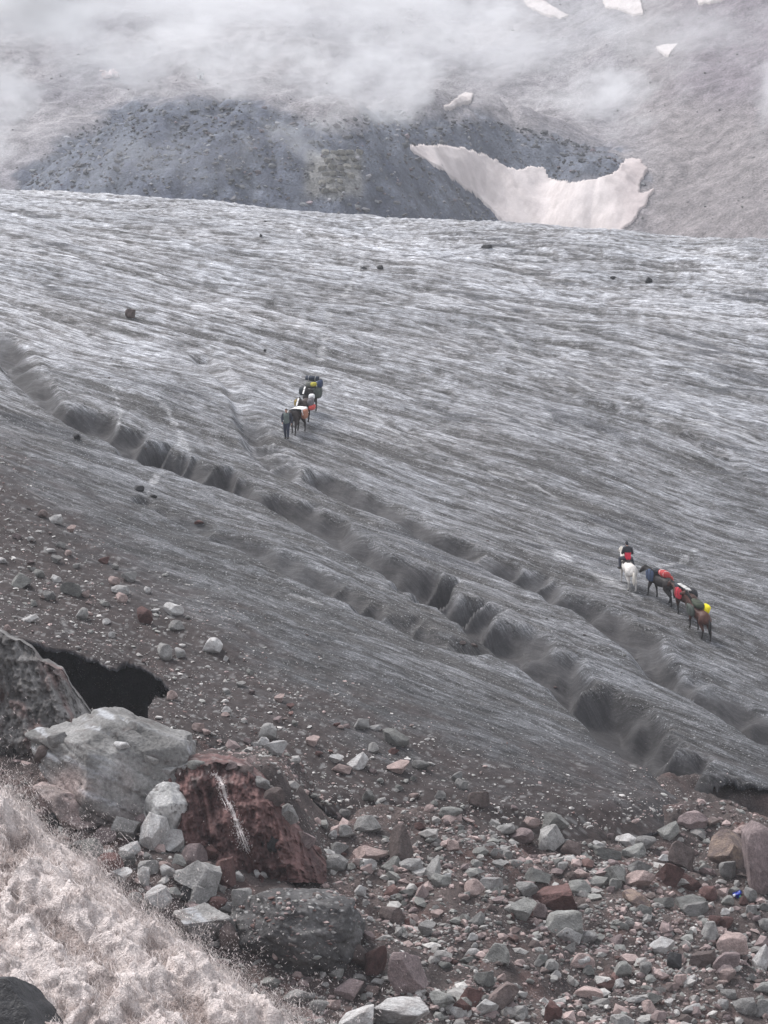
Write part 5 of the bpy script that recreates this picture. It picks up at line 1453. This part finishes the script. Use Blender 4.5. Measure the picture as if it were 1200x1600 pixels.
    for k in (2, 5):
        a, b, c, d = legs[k]; V, Fc = limbs([(a, b + .016, c, d + .014), (tuple(np.array(a) + (0, 0, .05)), b + .014, a, b + .016)], .016, 2)
        obj('boot', mesh_np('boot', bake(fr, V, along), Fc, fab((.025, .022, .02), 'boot_leather')), o)
    top = [(h(hx - .015, 0, hdz + .035), (.105, .088, .100), h(hx - .03, 0, hdz + .01), (.098, .086, .095))]
    V, Fc = limbs(top, .014, 2); keep = V[:, 2] > hc[2] + .0 + np.clip((V[:, 0] - hc[0] - .03) * .9, -.12, .05)
    Fk = Fc[keep[Fc].all(1)]
    obj('hair' if hat is None else 'woollen_hat', mesh_np('hair', bake(fr, V, along), Fk, fab(hat or hair, 'hair_or_wool')), o)
    return o

GR = 'pack train climbing on the right'; GL = 'pack train coming down on the left'
# right train, climbing away
fr = horse(981, 917, 16, 'white horse carrying the rider in red and black at the head of the right train', (.62, .58, .54), (.42, .40, .38), (.62, .57, .50), (.1, -.2, .16, -.1), group=GR)
sd, sf = limbs([((.22, .02, 1.36), .12, (-.12, 0, 1.37), .11), ((.05, .2, 1.26), .1, (.05, -.2, 1.26), .1)], .03, 3)
so_ = obj('saddle', mesh_np('saddle', bake(fr, sd), sf, M_STRAP), label='dark saddle under the rider on the white horse', cat='saddle'); so_.location = fr['p']
person(fr, 'rider in a black jacket with red back panel and dark cap on the white horse', seat=(.02, 0, 1.52), jacket=(.60, .022, .055), sleeve=(.022, .022, .028), trous=(.03, .032, .045), hat=(.02, .022, .028), bow=.10)
fr = horse(1031, 938, 47, 'black pack horse with lowered head behind the white horse', (.030, .025, .024), (.016, .015, .015), (.02, .018, .018), (.22, -.16, -.22, .14), neck_low=True, group=GR)
bag(fr, (-.25, -.05, 1.50), (.62, .55, .36), (.40, .05, .05), 'red patterned bundle on the rump of the black pack horse', 'pack_bundle', 'bundle', 1, strap=True, straps_c=(.65, .6, .58))
bag(fr, (.42, .30, 1.18), (.50, .26, .62), (.055, .075, .13), 'slate blue bag on the shoulder of the black pack horse', 'saddle_bag', 'bag', 2)
bag(fr, (.18, .0, 1.50), (.40, .52, .22), (.05, .052, .06), 'dark pad on the withers of the black pack horse', 'saddle_pad', 'pad', 3)
bag(fr, (-.30, -.40, 1.22), (.55, .22, .50), (.38, .06, .05), 'red side bag hanging on the far flank of the black pack horse', 'saddle_bag', 'bag', 4)
fr = horse(1070, 963, 40, 'brown pack horse with white tray, third in the right train', (.060, .029, .022), (.02, .017, .016), (.02, .018, .018), (-.14, .2, .16, -.2), neck_low=True, group=GR)
bag(fr, (.10, .38, 1.20), (.42, .26, .58), (.50, .035, .055), 'red bag on the near flank of the third horse in the right train', 'saddle_bag', 'bag', 5)
bag(fr, (-.20, -.42, 1.30), (.55, .42, .46), (.022, .022, .026), 'round black bag on the far flank of the third horse in the right train', 'saddle_bag', 'bag', 6, roundness=.9)
bag(fr, (.0, .02, 1.54), (.85, .34, .09), (.50, .49, .47), 'flat whitish bundle tied across the back of the third horse in the right train', 'pack_bundle', 'bundle', 7, roundness=.25)
bag(fr, (.42, .02, 1.42), (.45, .42, .26), (.05, .055, .065), 'dark grey pad in front of the flat whitish bundle', 'saddle_pad', 'pad', 8)
fr = horse(1092, 990, 30, 'bay pack horse with black tail, last in the right train', (.070, .027, .019), (.018, .015, .014), (.012, .011, .011), (.12, -.18, .18, -.14), group=GR, neck_yaw=.3)
bag(fr, (.10, .0, 1.50), (.75, .60, .30), (.050, .060, .040), 'olive green pack across the back of the bay horse', 'pack_bag', 'bag', 9)
bag(fr, (.18, .40, 1.15), (.60, .24, .55), (.065, .075, .065), 'grey green side bag on the near flank of the bay horse', 'saddle_bag', 'bag', 10)
bag(fr, (-.22, -.34, 1.42), (.40, .34, .42), (.72, .60, .015), 'bright yellow bag on the rump of the bay horse', 'saddle_bag', 'bag', 11, rot=(.3, 0, 0), strap=False)
# left train, coming down
fr = frame_at(448, 687, 172)
person(fr, 'person walking downhill in a grey green vest with navy sleeves, leading the left train', jacket=(.12, .145, .135), sleeve=(.022, .026, .04), trous=(.022, .026, .048), bow=.12)
fr = horse(464, 677, 158, 'dark pack horse under a white sheet, right behind the walking person', (.035, .026, .024), (.02, .017, .017), (.02, .018, .018), (.15, -.15, -.15, .15), neck_low=True, group=GL)
sheet(fr, -.55, .30, .26, (.70, .68, .67), 'white sheet draped over the first pack horse of the left train', zt=1.47, wid=.44, seed=5)
bag(fr, (-.08, .46, 1.12), (.62, .30, .52), (.30, .135, .085), 'rust brown side bag under the white sheet, near flank', 'saddle_bag', 'bag', 12, strap=False)
bag(fr, (-.08, -.46, 1.14), (.62, .26, .46), (.62, .60, .58), 'white side bag sticking out left of the walking person', 'saddle_bag', 'bag', 13, strap=False)
fr = horse(474, 664, 165, 'dark pack horse with a white blaze, second in the left train', (.040, .026, .022), (.02, .017, .017), (.02, .018, .018), (-.15, .15, .15, -.15), blaze=True, group=GL)
bag(fr, (-.05, .44, 1.28), (.62, .34, .50), (.15, .135, .145), 'grey side bag on the second horse of the left train', 'saddle_bag', 'bag', 14)
bag(fr, (-.02, .50, 1.02), (.66, .40, .26), (.50, .075, .065), 'red bag slung under the grey side bag', 'saddle_bag', 'bag', 15, strap=False)
bag(fr, (-.35, .40, 1.52), (.36, .34, .34), (.66, .65, .65), 'white sack on top behind the grey side bag', 'pack_bag', 'sack', 16, strap=False)
bag(fr, (-.05, -.42, 1.25), (.55, .26, .42), (.28, .20, .06), 'mustard side bag on the left flank of the second horse', 'saddle_bag', 'bag', 17)
fr = horse(484, 645, 165, 'dark pack horse with the tallest load, last in the left train', (.030, .026, .026), (.02, .017, .017), (.02, .018, .018), (.15, -.15, -.15, .15), blaze=True, group=GL)
bag(fr, (-.10, .48, 1.22), (.70, .46, .66), (.075, .085, .075), 'camouflage grey pack low on the near flank of the last left horse', 'saddle_bag', 'bag', 18)
bag(fr, (-.10, -.46, 1.28), (.70, .40, .56), (.035, .04, .045), 'black pack low on the far flank of the last left horse', 'saddle_bag', 'bag', 19)
bag(fr, (-.10, .05, 1.66), (.60, .66, .42), (.13, .13, .115), 'grey bundle high on the back of the last left horse', 'pack_bundle', 'bundle', 20)
bag(fr, (.22, .30, 1.72), (.30, .38, .26), (.40, .35, .05), 'yellow bag in the middle of the tall load', 'pack_bag', 'bag', 21, strap=False)
bag(fr, (-.05, .62, 1.72), (.40, .32, .50), (.035, .05, .10), 'dark blue bag high on the right of the tall load', 'pack_bag', 'bag', 22)
roll(fr, (-.15, -.30, 2.06), (-.15, .52, 1.98), .14, (.022, .028, .045), 'dark navy rolled mat tied on top of the tall load')

# ------------------------------------------------------------------ small far and near things
def box_mesh(name, dims, mat, at=(0, 0, 0)):
    bm = bmesh.new(); bmesh.ops.create_cube(bm, size=1)
    for v in bm.verts: v.co = Vector((v.co.x * dims[0] + at[0], v.co.y * dims[1] + at[1], v.co.z * dims[2] + at[2]))
    bmesh.ops.bevel(bm, geom=bm.edges[:], offset=min(dims) * .06, segments=1, affect='EDGES')
    me = bpy.data.meshes.new(name); bm.to_mesh(me); bm.free(); me.materials.append(mat); return me
hp_ = ray([(313, 123)], MTN, 540, 900, .2)[0]
hut = obj('hut', None, label='tiny grey hut alone on the misty slope above the dark hill', cat='hut'); hut.location = hp_
obj('wall', box_mesh('wall', (1.3, 1.2, 1.15), mat_plain('hut_grey_boards', (.55, .55, .55), .8, .2), (0, 0, .45)), hut)
bmr = bmesh.new()
rv = [bmr.verts.new(v) for v in ((-.8, -.75, 1.02), (.8, -.75, 1.02), (.8, .75, 1.02), (-.8, .75, 1.02), (-.8, 0, 1.45), (.8, 0, 1.45))]
for f in ((0, 1, 5, 4), (2, 3, 4, 5), (0, 4, 3), (1, 2, 5), (3, 2, 1, 0)): bmr.faces.new([rv[i] for i in f])
mer = bpy.data.meshes.new('roof'); bmr.to_mesh(mer); bmr.free(); mer.materials.append(mat_plain('hut_roof_sheet', (.12, .12, .13), .6, .2)); obj('roof', mer, hut)
obj('door', box_mesh('door', (.42, .06, .8), mat_plain('hut_door', (.10, .09, .09), .7, .2), (.1, -.62, .30)), hut)
op = ray([(172, 122)], MTN, 540, 900, .2)[0]
out = obj('rock_outcrop', None, label='pale pink crumbling outcrop on the misty slope at upper left', cat='outcrop'); out.location = op
mo = mat_rock('pale_pink_outcrop', (.78, .60, .58), tint=(.72, .66, .65), var=.1)
for i, (dx, dy, dz, sx, sz) in enumerate(((-.9, 0, .7, 1.1, .95), (.2, .4, 1.2, .8, .9), (.9, .3, .9, 1.0, .85), (-.2, -.3, .5, .9, .6), (1.5, .5, .6, .6, .6), (-1.7, .2, 1.7, .7, .2), (.7, .6, 1.9, .25, .5))):
    V, Fc = rock_shape(840 + i, 3, 11, .4, .8, .1); r_ = obj('rock', mesh_np('rock', V, Fc, mo, smooth=False), out); r_.location = (dx, dy, dz); r_.scale = (sx, .8, sz)
cf = obj('cracked_rock_face', None, label='pale cracked rock face of square blocks in the middle of the dark hill', cat='rock face')
fp = ray([(530, 300)], MTN, 540, 900, .2)[0]; cf.location = fp
mcf = mat_rock('pale_olive_blocks', (.20, .19, .165), tint=(.12, .115, .105), var=.3); bp = []
for r_ in range(6):
    for c_ in range(5 - (r_ % 2)):
        if r_ > 3 and c_ > 2: continue
        bp.append((508 + c_ * 13 + (r_ % 2) * 6 - r_ * 1.5 + rng.uniform(-2, 2), 240 + r_ * 11.5 + rng.uniform(-2, 2)))
for i, q in enumerate(ray(bp, MTN, 540, 900, .2)):
    V, Fc = rock_shape(860 + i % 6, 3, 5, .6, .9, .05, box=.8); r_ = obj('block', mesh_np('block', V, Fc, mcf, smooth=False), cf)
    r_.location = Vector(q - fp) + Vector((0, .3, .1)); r_.scale = (rng.uniform(.62, .82), .8, rng.uniform(.5, .72)); r_.rotation_euler = (0, rng.uniform(-.2, .2), rng.uniform(-.3, .3))
lp = ray([(1152, 1406)], SURF, 100, 160, .05)[0]
lit = obj('litter', None, label='crumpled bright blue litter with white and green bits among the right moraine rocks', cat='litter'); lit.location = lp
V, Fc = rock_shape(901, 4, 10, .35, .8, .35, 3.0)
obj('crumpled_bag', mesh_np('crumpled_bag', V * (.20, .16, .20) + (0, .05, .20), Fc, mat_plain('blue_plastic', (.018, .045, .34), .35, .5, 12)), lit)
V, Fc = rock_shape(905, 3, 8, .4, .8, .2); obj('white_scrap', mesh_np('white_scrap', V * (.055, .05, .06) + (-.14, -.10, .20), Fc, fab((.7, .72, .75))), lit)
V, Fc = rock_shape(907, 3, 8, .4, .8, .2); obj('green_scrap', mesh_np('green_scrap', V * (.05, .05, .055) + (.11, -.12, .14), Fc, fab((.05, .28, .16))), lit)

# ------------------------------------------------------------------ haze and mist
def vol_mat(name, dens, col=(.90, .925, .97), noise=None, seed=0):
    m = bpy.data.materials.new(name); m.use_nodes = True; n = m.node_tree.nodes; l = m.node_tree.links
    n.remove(n['Principled BSDF']); v = n.new('ShaderNodeVolumePrincipled'); v.inputs['Color'].default_value = (*col, 1)
    v.inputs['Density'].default_value = dens; v.inputs['Anisotropy'].default_value = .0
    l.new(v.outputs[0], n['Material Output'].inputs['Volume'])
    if noise:
        t = n.new('ShaderNodeTexCoord'); ln = n.new('ShaderNodeVectorMath'); ln.operation = 'LENGTH'; l.new(t.outputs['Object'], ln.inputs[0])
        mp = n.new('ShaderNodeMapping'); mp.inputs['Location'].default_value = (seed * 3.7, seed * 1.9, 0); mp.inputs['Scale'].default_value = noise
        l.new(t.outputs['Object'], mp.inputs[0])
        f = noise_n(n, l, mp.outputs[0], 1.0, 4, .62)
        fall = maprange(n, l, ln.outputs['Value'], .1, 1.0, 1.0, -.75)
        nn = maprange(n, l, f, .3, .7, -.95, .95)
        k = math_n(n, l, 'MAXIMUM', math_n(n, l, 'ADD', fall, nn), 0.0)
        edge = maprange(n, l, ln.outputs['Value'], .8, 1.0, 1, 0)
        l.new(math_n(n, l, 'MULTIPLY', math_n(n, l, 'MULTIPLY', k, edge), dens), v.inputs['Density'])
    return m
bmh = bmesh.new(); bmesh.ops.create_cube(bmh, size=1)
for v in bmh.verts: v.co = Vector((v.co.x * 840, v.co.y * 1120 + 480, v.co.z * 520 + 150))
mh = bpy.data.meshes.new('haze'); bmh.to_mesh(mh); bmh.free(); mh.materials.append(vol_mat('mountain_haze', .00018))
hz = obj('haze', mh, label='thin grey haze over the glacier and the mountain', cat='haze', kind='stuff')

MIST = [  # centre px, py, half width, half height (photo pixels), distance, half depth, density, label
    (90, -40, 560, 165, 520, 26, .15, 'thick white mist hiding the slope at the top left', (3.2, 1.5, 2.2)),
    (-40, 170, 150, 170, 515, 18, .07, 'pale mist drifting along the left edge', (1.8, 1, 2.2)),
    (600, 130, 200, 110, 510, 20, .075, 'wisp of mist hanging over the middle of the dark hill', (2.4, 1, 1.8)),
    (640, 0, 280, 120, 520, 18, .065, 'mist veil at the top centre', (2.6, 1, 1.8)),
    (950, 145, 180, 85, 515, 16, .06, 'soft mist patch above the snow gully', (2.4, 1, 1.6)),
    (1215, 150, 90, 130, 510, 14, .08, 'mist patch cut off by the right edge', (1.2, 1, 1.6)),
    (520, 20, 1000, 210, 545, 16, .050, 'broad thin veil of mist across the whole top of the picture', (5.0, 1, 2.6)),
    (250, 70, 330, 110, 505, 18, .070, 'pale mist in front of the slope left of the hut', (3.0, 1, 2.0)),
    (860, 60, 420, 120, 530, 14, .030, 'even thin mist over the upper right slope', (3.0, 1, 1.8)),
    (200, 235, 330, 100, 500, 10, .014, 'thin bluish mist in front of the dark hill', (3.0, 1, 1.5)),
    (470, 215, 150, 70, 500, 10, .035, 'thin wisp low over the right shoulder of the dark hill', (2.6, 1, 1.6)),
]
for i, (px_, py_, hw, hh, Yd, dd_, dn, lab, nz) in enumerate(MIST):
    V, Fc = ICO[3]
    o = obj('mist_bank', mesh_np('mist_bank', V, Fc, vol_mat('mist_bank', dn, (.95, .95, .96), nz, i + 1)), label=lab, cat='mist', kind='stuff')
    o.location = ((px_ - 600) / F * Yd, Yd, (800 - py_) / F * Yd); o.scale = (hw / F * Yd, dd_, hh / F * Yd)
